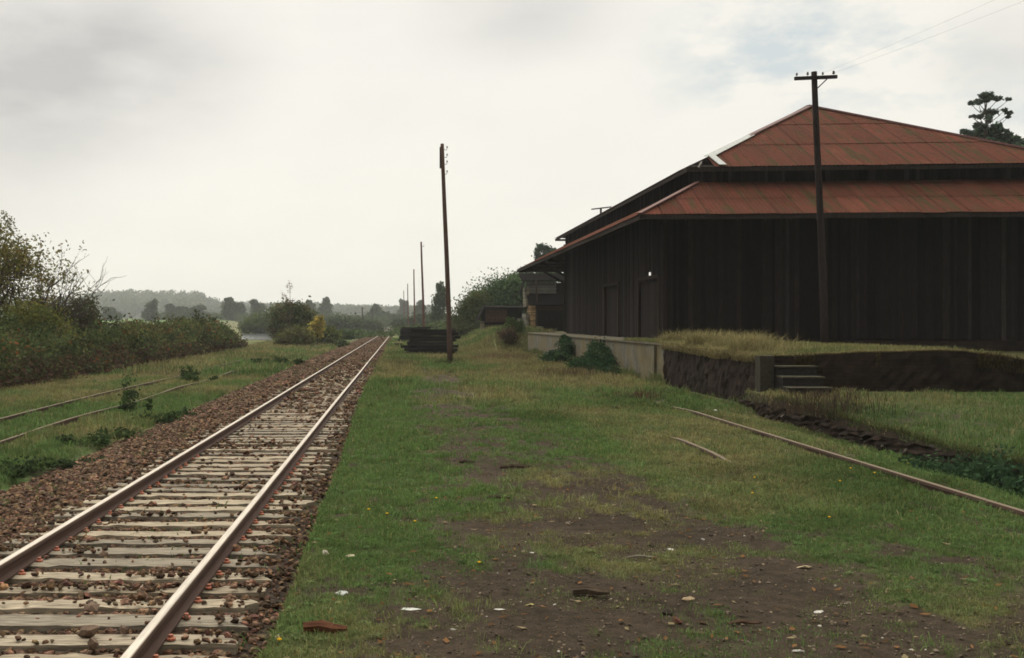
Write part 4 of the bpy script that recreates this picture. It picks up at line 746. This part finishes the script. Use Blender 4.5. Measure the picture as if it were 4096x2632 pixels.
# ---------------------------------------------------------------- timber sheds beyond the dock
def slats(mb, x0, x1, y0, y1, z0, z1, th, gap, c, j=.03):
    z = z0
    while z + th < z1: mb.box(x0 + random.uniform(-j, j), x1 + random.uniform(-j, j), y0 + random.uniform(-.01, .01), y1, z, z + th, np.array(c) * random.uniform(.6, 1.35)); z += th + gap
Y = 86.0; zb = 1.40
t = thing('drying_shed', 'tall two-storey timber drying shed showing under the warehouse canopy', 'shed', (10.0, Y, zb))
mb = MB(); 
for x in (.75, 3.6):
    for yy in (0, 2.4): mb = MB(); mb.box(x, x + .14, yy, yy + .14, -.2, 4.1, (.05, .04, .033)); mb.build('post', M['board'], t)
mb = MB(); mb.box(.5, 3.9, -.05, .0, 1.60, 1.98, (.045, .027, .018)); mb.build('beam', M['board'], t)
mb = MB(); mb.add([(.15, -.45, 2.0), (4.2, -.45, 2.0), (4.2, 1.2, 2.95), (.15, 1.2, 2.95), (.15, -.45, 2.06), (4.2, -.45, 2.06), (4.2, 1.2, 3.01), (.15, 1.2, 3.01)], [[0, 1, 2, 3], [4, 7, 6, 5], [0, 4, 5, 1], [1, 5, 6, 2], [2, 6, 7, 3], [3, 7, 4, 0]], c=(.005, .004, .0035)); mb.build('lower_roof', M['board'], t)
mb = MB(); slats(mb, .22, 2.55, 1.22, 2.3, 3.03, 4.02, .06, .05, (.20, .19, .165)); mb.build('stacked_planks', M['wood'], t)
mb = MB(); mb.add([(-.3, .9, 3.98), (3.4, .9, 3.98), (3.4, 2.7, 4.65), (-.3, 2.7, 4.65), (-.3, .9, 4.04), (3.4, .9, 4.04), (3.4, 2.7, 4.71), (-.3, 2.7, 4.71)], [[0, 1, 2, 3], [4, 7, 6, 5], [0, 4, 5, 1], [1, 5, 6, 2], [2, 6, 7, 3], [3, 7, 4, 0]], c=(.005, .004, .0035)); mb.add([(-.42, 1.0, 2.95), (-.36, 1.0, 2.95), (.1, 1.0, 4.2), (.04, 1.0, 4.2), (-.42, 2.4, 2.95), (-.36, 2.4, 2.95), (.1, 2.4, 4.2), (.04, 2.4, 4.2)], [[0, 1, 2, 3], [7, 6, 5, 4], [0, 4, 5, 1], [1, 5, 6, 2], [2, 6, 7, 3], [3, 7, 4, 0]], c=(.005, .004, .0035)); mb.build('upper_roof', M['board'], t)
mb = MB(); mb.box(.4, 4, 2.6, 2.66, -.1, 3.9, (.022, .019, .017)); mb.build('back_wall', M['board'], t)
def plank_stack(label, x0, x1, y, z0, z1, c, group='stacks of sawn planks by the sheds'):
    t = thing('plank_stack', label, 'plank stack', ((x0 + x1) / 2, y, z0), 0, group); mb = MB(); w = (x1 - x0) / 2; slats(mb, -w, w, 0, 2.4, 0, z1 - z0, .07, .022, c, .025); mb.build('planks', M['wood'], t)
    mb = MB()
    for yy in (.3, 1.2, 2.1): mb.box(-w * .9, w * .9, yy, yy + .08, -.12, 0, (.08, .065, .05))
    mb.build('bearer', M['wood'], t)
plank_stack('tall stack of fresh orange-brown plank ends left of the drying shed opening', 10.30, 10.68, 85.6, 1.42, 3.45, (.30, .20, .105))
plank_stack('grey plank stack left of the orange-brown plank ends', 9.95, 10.24, 86.2, 1.40, 2.85, (.22, .20, .165))
plank_stack('short grey plank stack, second left of the orange-brown plank ends', 9.62, 9.86, 87, 1.40, 2.40, (.20, .185, .16))
plank_stack('pale plank ends resting high beside the upper planks of the drying shed', 10.12, 10.36, 87, 3.35, 4.9, (.22, .195, .14))
plank_stack('knee-high plank stub on the dock end before the drying shed', 10.75, 11.05, 83.8, 1.40, 1.80, (.15, .14, .115))
t = thing('log_shed', 'low brown lean-to shed with a tilted roof left of the drying shed', 'shed', (6.6, 90, .92)); mb = MB()
slats(mb, .45, 2.25, 0, .05, 1.15, 2.3, .26, .012, (.065, .036, .025), .0); mb.build('gable_boards', M['board'], t)
mb = MB(); slats(mb, .45, 2.2, .3, 1.8, .5, 1.12, .12, .05, (.07, .042, .03)); mb.build('stacked_logs', M['wood'], t)
mb = MB(); mb.bar((-.12, -.1, 1.35), (.42, -.1, 2.45), .06, .5, (.03, .024, .022), (0, 1, 0)); 
mb.add([(-.2, -.3, 1.22), (-.2, 2.4, 1.22), (.4, 2.4, 2.50), (.4, -.3, 2.50), (-.2, -.3, 1.30), (-.2, 2.4, 1.30), (.4, 2.4, 2.58), (.4, -.3, 2.58)], [[0, 1, 2, 3], [4, 7, 6, 5], [0, 4, 5, 1], [1, 5, 6, 2], [2, 6, 7, 3], [3, 7, 4, 0]], c=(.009, .007, .006)); mb.add([(.4, -.3, 2.30), (3.9, -.3, 2.25), (3.9, 2.4, 2.45), (.4, 2.4, 2.50), (.4, -.3, 2.42), (3.9, -.3, 2.37), (3.9, 2.4, 2.53), (.4, 2.4, 2.58)], [[0, 1, 2, 3], [4, 7, 6, 5], [0, 4, 5, 1], [1, 5, 6, 2], [2, 6, 7, 3], [3, 7, 4, 0]], c=(.009, .007, .006)); mb.build('roof', M['board'], t)
mb = MB(); mb.box(.3, 3.7, 2.2, 2.25, -.6, 2.3, (.018, .015, .014)); mb.build('back_wall', M['board'], t)
mb = MB(); slats(mb, .12, .36, 0, 1.6, -.5, 1.3, .09, .02, (.21, .175, .115), .015); mb.build('plank_pillar', M['wood'], t)

# ---------------------------------------------------------------- sleeper stacks beside the track
def sstack(label, x, y, rows, seed, n=4):
    r = random.Random(seed); z0 = float(g(x, y)); t = thing('sleeper_stack', label, 'sleeper stack', (x, y, z0), 0, 'stacks of old black sleepers')
    for i in range(rows):
        for j in range(n):
            if i == rows - 1 and r.random() < .35: continue
            mb = MB(); c = np.array([.020, .017, .0155]) * r.uniform(.6, 1.7); L = r.uniform(1.28, 1.42); o = r.gauss(0, .15) 
            mb.box(-L + o, L + o, -.115, .115, 0, .165, c, .010); b = mb.build('old_sleeper', M['wood'], t); b.location = (0, j * .27 - .4 + r.gauss(0, .02), i * .19 + .02 + r.gauss(0, .004)); b.rotation_euler = (r.gauss(0, .05), r.gauss(0, .014), r.gauss(0, .05))
sstack('front black stack of old sleepers beside the nearest telegraph pole', 1.95, 66.5, 8, 3)
sstack('farther black stack of old sleepers half hidden behind the front one', 1.25, 103, 8, 4, 3)
mb = MB(); mb.box(-.35, .35, -.13, .13, 0, .18, (.04, .028, .02), .015); mb.box(-.30, .3, .16, .40, .0, .16, (.035, .026, .02), .015); mb.box(-.25, .32, -.02, .24, .182, .34, (.045, .03, .022), .015); o = mb.build('timber_offcuts', M['wood']); o.location = (-.25, 86, float(g(-.25, 86))); tag(o, 'small heap of rusty-brown sleeper offcuts next to the rail', 'offcuts')

# ---------------------------------------------------------------- telegraph poles
def pole(label, x, y, h, lean, r0, r1, c, arms, z0=None, group='telegraph poles along the track'):
    z = float(g(x, y)) if z0 is None else z0; t = thing('telegraph_pole', label, 'telegraph pole', (x, y, z), 0, group); mb = MB(); n = 9; f = np.linspace(0, 1, n); pts = np.stack([lean * f + .02 * np.sin(f * 5), 0 * f, -.3 + (h + .3) * f], -1); mb.tube(pts, r0 + (r1 - r0) * f, 10, c); mb.build('shaft', M['bark'], t, True); return t
def insulator(parent, p, s=1.0, name='insulator'):
    mb = MB(); mb.tube([(0, 0, 0), (0, 0, .08 * s)], .008 * s, 5, (.05, .045, .04)); mb.tube([(0, 0, .06 * s), (0, 0, .075 * s), (0, 0, .11 * s), (0, 0, .14 * s), (0, 0, .16 * s)], [.04 * s, .045 * s, .03 * s, .035 * s, .012 * s], 8, (.07, .06, .055)); o = mb.build(name, M['ceramic'], parent, True); o.location = p; return o
x, y = XY(1054, 853, .1); t = pole('nearest leaning telegraph pole on the track side, beside the front sleeper stack', x, y, 10.35, -.36, .135, .085, (.085, .055, .043), 0)
mb = MB(); mb.box(-.50, -.36, -.05, .05, 9.2, 10.2, (.05, .036, .03)); mb.build('side_plate', M['board'], t)
for k, zz in enumerate((10.13, 9.78, 9.46, 9.0)):
    mb = MB(); mb.tube([(-.30, 0, zz - .05), (-.18, 0, zz - .08), (-.15, 0, zz)], .014, 5, (.04, .035, .03)); mb.build('bracket', M['rust'], t); insulator(t, (-.15, 0, zz - .03), .9)
for lb, px, Yp, top in (('second telegraph pole, rising behind the sleeper stacks', 993, 112, 566), ('third telegraph pole, shorter in view than the second', 970.5, 170, 630), ('fourth thin telegraph pole left of the third', 955.5, 232, 664), ('last tiny telegraph pole right of the rails', 946, 296, 680)):
    X, Z = XZ(px, top, Yp); z0 = float(g(X, Yp)); t = pole(lb, X, Yp, Z - z0, -.30 if Yp < 120 else -.1, .14, .09, (.12, .06, .05), 0)
    mb = MB(); mb.tube([(-.3 if Yp < 120 else -.1, 0, Z - z0 - .5), (-.05, 0, Z - z0 - .5), (-.05, 0, Z - z0 - .3)], .02, 4, (.05, .04, .035)); mb.build('bracket', M['rust'], t)
for lb, px, Yp, top in (('dark telegraph pole left of the track near the vanishing point', 848, 290, 718), ('very faint small post between that left pole and the trees', 872, 340, 722)):
    X, Z = XZ(px, top, Yp); z0 = float(g(X, Yp)); t = pole(lb, X, Yp, Z - z0, .05, .22, .17, (.06, .05, .045), 0, group='poles left of the track'); mb = MB(); mb.bar((-.5, 0, Z - z0 - .4), (.6, 0, Z - z0 - .4), .08, .08, (.06, .05, .045)); mb.build('cross_arm', M['board'], t)
X, Z = XZ(214, 725, 110); pole('short dark post standing above the bramble hedge', X, 110, Z - float(g(X, 110)), -.1, .13, .11, (.05, .042, .038), 0, group='poles left of the track')
# pole in front of the warehouse
Yp = 33.0; X, Z = XZ(1931, 812, Yp); z0 = 1.36; top = XZ(1907, 168, Yp)[1] - z0; lean = XZ(1907, 168, Yp)[0] - X
t = pole('dark telegraph pole with a cross-arm standing before the warehouse front', X, Yp, top, lean, .115, .085, (.024, .018, .017), 1, z0)
mb = MB(); az = XZ(1907, 183, Yp)[1] - z0; L = .645; mb.bar((lean - L - .015, -.13, az - .04), (lean + L - .01, -.11, az + .02), .09, .10, (.035, .03, .03)); arm = mb.build('cross_arm', M['board'], t)
for dx, s in ((-.59, .8), (-.26, .9), (.20, .8), (.53, 1.0)): insulator(arm, (lean + dx, -.12, az + .03 + .03 * dx), s)
mb = MB(); mb.bar((lean + .05, -.12, az - .32), (lean + .36, -.12, az - .02), .04, .03, (.04, .035, .033)); mb.build('arm_brace', M['rust'], t)
for k, (dx, dx2) in enumerate(((.20, 0), (.53, .45))):
    a_ = np.array((X + lean + dx, Yp - .12, z0 + az + .13)); pe = np.array(((2327 - VX) * 26.2 / F, 26.2, H + 754 * 26.2 / F)) if k == 0 else np.array(((2397 - VX) * 25.6 / F, 25.6, H + 752 * 25.6 / F)); dv = (pe - a_) / np.linalg.norm(pe - a_); pts = [a_ + (pe - a_) * f - np.array([0, 0, .10 * f * (1 - f)]) for f in np.linspace(0, 1, 10)] + [pe + dv * q for q in (3, 8, 14)]
    mb = MB(); mb.tube(pts, .0028, 4, (.4, .39, .38)); tag(mb.build('overhead_wire', M['rust']), ('upper' if k == 0 else 'lower') + ' thin overhead wire crossing the sky at the top right', 'wire', 'overhead wires from the warehouse pole')
# pole behind the canopy
Yb = 92.0; X, Z = XZ(1407, 486, Yb); t = pole('cross-armed telegraph pole peeking over the far eave of the warehouse', X, Yb, Z - .6, 0, .14, .09, (.07, .055, .05), 1, .6); mb = MB(); mb.bar((-.85, -.12, Z - .75), (.85, -.12, Z - .55), .10, .10, (.07, .055, .05)); mb.build('cross_arm', M['board'], t)

# ---------------------------------------------------------------- plants by the dock
IVY = [[.024, .05, .024], [.034, .064, .028], [.048, .08, .034], [.02, .04, .022]]
simple_tree('bush', 'dark ivy-leaved bush against the dock wall, the larger right one', 7.95, 42.6, 1.4, [(0, 0, .5, .4, 1.1, .5, 70), (.1, 1.9, .85, .3, .8, .4, 50), (.1, .6, .95, .28, .5, .28, 24), (-.3, -1.6, .25, .5, 1.0, .28, 60), (-.7, .4, .2, .5, 1.2, .22, 60), (.1, 3.0, .5, .35, .7, .4, 40), (-.2, -2.8, .15, .4, .8, .18, 30), (-.5, 2.2, .2, .4, 1.2, .22, 40)], .06, IVY, 'bush', tr=.03, per=26, shell=.6)
simple_tree('bush', 'dark ivy-leaved bush against the dock wall, the smaller left one', 7.95, 52.6, 1.4, [(.1, 0, .75, .35, .8, .55, 60), (.1, .5, 1.15, .25, .4, .25, 24), (-.3, -1.4, .35, .4, .9, .35, 50), (-.6, .3, .2, .45, 1.2, .22, 50), (-.2, 1.6, .3, .4, .8, .3, 40)], .065, IVY, 'bush', tr=.03, per=26, shell=.6)
simple_tree('bush', 'feathery green bush on the bank at the far end of the dock', 7.5, 76, 2, [(.3, 0, .55, .5, .5, .45, 50), (.6, 0, .3, .7, .6, .3, 50), (.2, 0, .95, .25, .3, .25, 16), (.8, .2, .7, .3, .3, .3, 20)], .075, [[.085, .12, .04], [.07, .10, .036]], 'bush', tr=.04, per=22)
simple_tree('bush', 'brown dry bush beneath the feathery bush at the dock end', 7.3, 73.2, 1, [(0, 0, .6, .7, .6, .6, 90)], .07, [[.10, .07, .045], [.08, .06, .036]], 'bush', tr=.04, per=22)
def weeds(label, x, y, n, spread, h, c, name='weed_clump'):
    z = float(g(x, y)); t = thing(name, label, 'weeds', (x, y, z)); gg = Grass(); px = RNG.normal(0, spread, n); py = RNG.normal(0, spread, n); gg.put(px, py, np.zeros(n) - .02, RNG.uniform(.3, 1, n) * h, np.full(n, .006 + y * .0003), np.array(c) * RNG.uniform(.5, 1.4, (n, 1)), .55); tag(gg.build('stalks', t), kind='stuff'); return t
weeds('dry brown weeds sprouting at the foot of the stone steps', 8.9, 22.6, 220, .45, .4, (.06, .042, .028))
weeds('tangle of dry bramble stalks at the end of the stone kerb', 8.1, 20.6, 420, .5, .5, (.055, .04, .028))
weeds('dark grass tuft around the foot of the nearest telegraph pole', *XY(1046, 853, .1), 260, .28, .45, (.06, .075, .032))
weeds('tall straw-coloured grass clump between the pole and the dock', 5.4, 57, 900, .9, .6, (.17, .13, .07))
weeds('brownish tall weeds in front of the dock bushes', 6.4, 40, 500, .7, .5, (.12, .09, .05))
weeds('reddish brown dock weeds in the grass before the brick dock', 6.3, 28.5, 300, .4, .4, (.10, .06, .04))
weeds('pale dry weed stalks by the rail beyond the platform edge', -.1, 50, 500, .5, .5, (.13, .12, .06))
weeds('tall dry stalks among the siding grass at the left', -11.4, 26, 260, .5, 1.0, (.11, .09, .05))
simple_tree('ivy_patch', 'dark green ivy patch sprawling over the stone kerb at the right edge', 7.9, 14.3, .6, [(0, 0, .12, .35, .9, .22, 120), (-.45, .7, .05, .4, .8, .16, 90), (-.3, -1.3, .06, .45, .8, .18, 90), (.45, .2, .3, .3, .6, .12, 50)], .035, [[.03, .058, .028], [.045, .08, .036], [.024, .042, .024]], 'ivy', tr=.015, per=26)

# pond
tag(mesh('pond', [(at(566, 150), 150, -.30), (at(637, 146), 146, -.30), (at(642, 190), 190, -.30), (at(636, 222), 222, -.30), (at(566, 222), 222, -.30)], [np.array([[0, 1, 2]]), np.array([[0, 2, 3]]), np.array([[0, 3, 4]])], M['water']), kind='structure')

# ---------------------------------------------------------------- small things on the ground
def rock(px, py, s, c, label, name='stone', cat='stone', flat=.5, el=1.0, mat='stone', rz=0, z=None, group=None):
    s *= .8; flat *= 1.15
    x, y = XY(px, py, .1 if z is None else z); zz = float(g(x, y)) if z is None else z; v, f, cc = rocks(np.zeros((1, 3)), [s], np.array([c])); v = v * np.array([el, 1, flat]); o = mesh(name, v, f, M[mat], col=cc); o.location = (x, y, zz + s * flat * .35); o.rotation_euler = (0, 0, rz); return tag(o, label, cat, group)
WHT = (.36, .34, .30); TANS = (.27, .2, .12)
rock(1613, 1397, .055, TANS, 'long tan stone lying between grass tufts on the bare earth', el=1.6)
rock(1882, 1324, .05, (.3, .24, .15), 'tan flat stone among grass tufts at the lower right', el=1.5)
rock(1328, 1226, .045, (.22, .17, .12), 'square brown stone standing on the bare path', flat=.9)
rock(1571, 1278, .035, WHT, 'larger of two white chips on the path centre', el=1.6, flat=.3)
rock(1567, 1304, .028, WHT, 'smaller of two white chips on the path centre', flat=.35)
rock(1916, 1423, .04, WHT, 'white chip in the grass tufts at the lower right', el=1.3, flat=.3)
rock(1872, 1531, .035, WHT, 'white chip at the very bottom right of the path', el=1.3, flat=.4)
rock(800, 1382, .055, (.36, .37, .35), 'flat grey-white stone in the grass near the ballast', el=1.3, flat=.35)
rock(958, 1421, .035, (.42, .42, .38), 'thin pale stone sliver in the grass at the bottom', el=1.7, flat=.3)
rock(1167, 1424, .035, WHT, 'pale stone chip at the border of grass and path', el=1.5, flat=.3)
rock(1246, 1298, .03, WHT, 'pale chip on the path near the grass border', el=1.4, flat=.3)
rock(819, 1301, .055, (.42, .36, .24), 'cream wood chip standing up in the grass', 'wood_chip', 'wood chip', .5, 1.0, 'wood')
rock(761, 1301, .05, (.42, .38, .30), 'leaning pale wood splinter left of the cream chip', 'wood_chip', 'wood chip', .9, .5, 'wood', .5)
rock(1239, 1417, .035, (.36, .32, .14), 'pale yellow fallen leaf beside the path', 'leaf', 'leaf', .3, 1.0, 'leaf')
rock(1564, 1432, .06, (.03, .022, .018), 'black clod of earth on the bare path', 'clod', 'clod', .8)
rock(1584, 1455, .055, (.10, .042, .028), 'red-brown wood lump beside the black clod', 'wood_chip', 'wood chip', .6, 1.0, 'wood', .8)
rock(1664, 1253, .03, (.03, .022, .018), 'small dark clod high on the path', 'clod', 'clod', .8)
rock(2212, 1122, .05, WHT, 'white stone on the grass terrace near the right edge', el=1.3, flat=.4)
rock(1676, 961, .07, WHT, 'small white stone behind the siding rail', flat=.8)
def stick(px, py, L, r, rz, c, label, z=.1):
    x, y = XY(px, py, z); mb = MB(); mb.tube([(-L / 2, 0, 0), (-L * .1, .02, .01), (L * .2, -.01, .005), (L / 2, .015, 0)], [r, r * 1.2, r, r * .5], 6, c); o = mb.build('stick', M['wood']); o.location = (x, y, float(g(x, y)) + r); o.rotation_euler = (0, 0, rz); return tag(o, label, 'stick')
stick(1206, 1092, .42, .022, .15, (.07, .045, .032), 'dark bark strip on the upper path')
stick(1093, 1081, .22, .022, .0, (.06, .04, .03), 'short dark stick at the left border of the path')
stick(1167, 1172, .26, .018, -.2, (.06, .04, .03), 'thin dark twig at the grass border of the path')
stick(1383, 1397, .26, .032, -.25, (.095, .07, .048), 'brown bark slab lying on the bare path')
stick(761, 1480, .28, .035, -.15, (.13, .055, .03), 'reddish wood chunk in the grass at the bottom left')
stick(1505, 1300, .3, .009, .1, (.25, .22, .17), 'slim grey twig beside a white chip')
stick(1745, 1455, .24, .012, .1, (.10, .06, .04), 'small brown twig near the bottom of the path')
for px, py, s, lb in ((207, 1483, .085, 'large brown stone resting on a sleeper in the foreground'), (218, 1512, .075, 'dark round stone on the nearest visible sleeper'), (290, 1478, .06, 'brown stone resting on the second sleeper near the rail'), (210, 1428, .075, 'tan stone lodged against the third sleeper'), (243, 1300, .055, 'flat pale stone on a sleeper in mid-track')): rock(px, py, s, (.125, .085, .06), lb, flat=.75, z=-.12, group='stones lying on the sleepers')
# dandelions
fl_ = None; spots = [(2123, 1070), (1990, 1105), (2046, 1118), (1965, 1140), (1765, 1130), (1760, 1165), (1940, 1220), (862, 1005 + 200), (700, 1290), (905, 1215), (970, 1235), (652, 1515), (1120, 1330), (1020, 1180)]
for i, (px, py) in enumerate(spots):
    x, y = XY(px, py, .1); z = float(g(x, y))
    if fl_ is None:
        fl_ = MB(); fl_.tube([(0, 0, 0), (.006, 0, .06)], .003, 5, (.08, .12, .04)); st_ = fl_; hd = MB(); a = np.arange(10) * math.pi / 5; v = [[0, 0, .012]] + [[.015 * math.cos(q), .015 * math.sin(q), .004 * (k % 2)] for k, q in enumerate(a)] + [[0, 0, -.01]]; hd.add(v, tris=[[0, 1 + k, 1 + (k + 1) % 10] for k in range(10)] + [[11, 1 + (k + 1) % 10, 1 + k] for k in range(10)], c=(.62, .40, .03))
        t = thing('dandelion', 'small yellow dandelion flower in the grass', 'flower', (x, y, z), 0, 'yellow dandelions in the grass'); p1 = st_.build('stem', M['leaf'], t); p2 = hd.build('flower_head', M['leaf'], t); p2.location = (.006, 0, .064); proto = t
    else:
        t = copy(proto); t.location = (x, y, z)
        for ch in (p1, p2): copy(ch, t)

# ---------------------------------------------------------------- sky, sun, air, camera
W = bpy.data.worlds.new('World'); S.world = W; W.use_nodes = True; nt = W.node_tree; nt.nodes.clear()
out = nt.nodes.new('ShaderNodeOutputWorld'); bg = N(nt, 'ShaderNodeBackground', i={'Strength': .1}); nt.links.new(bg.outputs[0], out.inputs[0])
SUN_EL, SUN_AZ = 46, -28                                          # azimuth from +Y, towards +X
sky = N(nt, 'ShaderNodeTexSky', sky_type='NISHITA', sun_disc=False, sun_elevation=R(SUN_EL), sun_rotation=R(SUN_AZ)); sky.air_density = 1.0; sky.dust_density = 2.0
tc = N(nt, 'ShaderNodeTexCoord'); D = tc.outputs['Generated']
sx = N(nt, 'ShaderNodeSeparateXYZ'); nt.links.new(D, sx.inputs[0])
n1 = noise(nt, D, 2.6, 7, .55, (1, 1, 2.6)); n2 = noise(nt, D, 6.5, 7, .6, (1, 1, 2.2))
def blob(px, py, r, sq=2.0):
    d = np.array([(px - VX) / F, 1, (VY - py) / F]); d /= np.linalg.norm(d); s = N(nt, 'ShaderNodeVectorMath', operation='SUBTRACT'); nt.links.new(D, s.inputs[0]); s.inputs[1].default_value = d
    mm = N(nt, 'ShaderNodeVectorMath', operation='MULTIPLY'); nt.links.new(s.outputs[0], mm.inputs[0]); mm.inputs[1].default_value = (1, 1, sq); l = N(nt, 'ShaderNodeVectorMath', operation='LENGTH'); nt.links.new(mm.outputs[0], l.inputs[0])
    mr = N(nt, 'ShaderNodeMapRange', interpolation_type='SMOOTHSTEP', i={1: r, 2: 0, 3: 0, 4: 1}); nt.links.new(l.outputs['Value'], mr.inputs[0]); return mr.outputs[0]
def math_(op, a, b):
    m = N(nt, 'ShaderNodeMath', operation=op)
    for s, v in ((m.inputs[0], a), (m.inputs[1], b)):
        if hasattr(v, 'links'): nt.links.new(v, s)
        else: s.default_value = v
    return m.outputs[0]
grey = math_('ADD', math_('MULTIPLY', blob(120, 140, .24), 1.5), math_('ADD', math_('MULTIPLY', blob(1220, 20, .13), .6), math_('ADD', math_('MULTIPLY', blob(2390, 130, .09, 1.4), .9), math_('MULTIPLY', blob(-300, 350, .25), .7))))
grey = math_('MULTIPLY', grey, ramp(nt, n1, [(.32, (.1,) * 3), (.62, (1,) * 3)]))
blue = math_('ADD', math_('MULTIPLY', blob(1840, 120, .15, 1.5), 1.3), math_('ADD', math_('MULTIPLY', blob(2250, 330, .17), .9), math_('MULTIPLY', blob(2150, 130, .07, 1.3), .8)))
blue = math_('ADD', math_('MULTIPLY', blue, ramp(nt, n2, [(.42, (.0,) * 3), (.56, (1,) * 3)])), math_('MULTIPLY', ramp(nt, n1, [(.5, (0,) * 3), (.75, (1,) * 3)]), .10))
cl = mixc(nt, grey, (9.8, 9.45, 8.55), (5.7, 5.55, 5.3))
cl = mixc(nt, blue, cl, (6.75, 7.35, 7.4))
cl = mixc(nt, math_('MULTIPLY', ramp(nt, n2, [(.4, (0,) * 3), (.7, (1,) * 3)]), .12), cl, (6.6, 6.6, 6.5))
zen = N(nt, 'ShaderNodeMapRange', interpolation_type='SMOOTHSTEP', i={1: .31, 2: .7, 3: 1.0, 4: 3.2}); nt.links.new(sx.outputs[2], zen.inputs[0])
vm = N(nt, 'ShaderNodeVectorMath', operation='SCALE'); nt.links.new(cl, vm.inputs[0]); azm = N(nt, 'ShaderNodeMapRange', interpolation_type='SMOOTHSTEP', i={1: -.75, 2: .45, 3: .38, 4: 1.0}); nt.links.new(sx.outputs[1], azm.inputs[0]); nt.links.new(math_('MULTIPLY', zen.outputs[0], azm.outputs[0]), vm.inputs['Scale'])
c = mixc(nt, .93, sky.outputs[0], vm.outputs[0]); nt.links.new(c, bg.inputs[0])
sl = bpy.data.lights.new('sun', 'SUN'); sl.energy = 1.5; sl.angle = R(14); sl.color = (1, .95, .86); so = bpy.data.objects.new('sun', sl); COL.objects.link(so)
so.rotation_euler = (R(90 - SUN_EL), 0, R(180 - SUN_AZ)); so.location = (0, 0, 60)
m, nt, out = new_mat('haze'); pv = N(nt, 'ShaderNodeVolumePrincipled', i={'Color': (.93, .95, .97, 1), 'Density': .00028, 'Anisotropy': .0}); nt.links.new(pv.outputs[0], out.inputs['Volume'])
mb = MB(); mb.box(-1730, 1330, -40, 2150, -2.5, 60); hz = mb.build('haze', m); tag(hz, kind='stuff')
cam = bpy.data.cameras.new('camera'); cam.lens = 38.0; cam.sensor_width = 36; cam.shift_x = (1198.5 - VX) / 2397; cam.shift_y = -(770 - VY) / 2397; cam.clip_end = 8000; co = bpy.data.objects.new('camera', cam); COL.objects.link(co)
co.location = (0, 0, H); co.rotation_euler = (R(90), 0, 0); S.camera = co
S.view_settings.view_transform = 'Standard'; S.view_settings.look = 'None'; S.view_settings.exposure = 0; S.view_settings.gamma = 1
cy = S.cycles; cy.max_bounces = 6; cy.diffuse_bounces = 3; cy.glossy_bounces = 2; cy.transmission_bounces = 3; cy.volume_bounces = 1; cy.transparent_max_bounces = 6; cy.use_denoising = True; cy.filter_width = 1.7; cy.use_adaptive_sampling = True
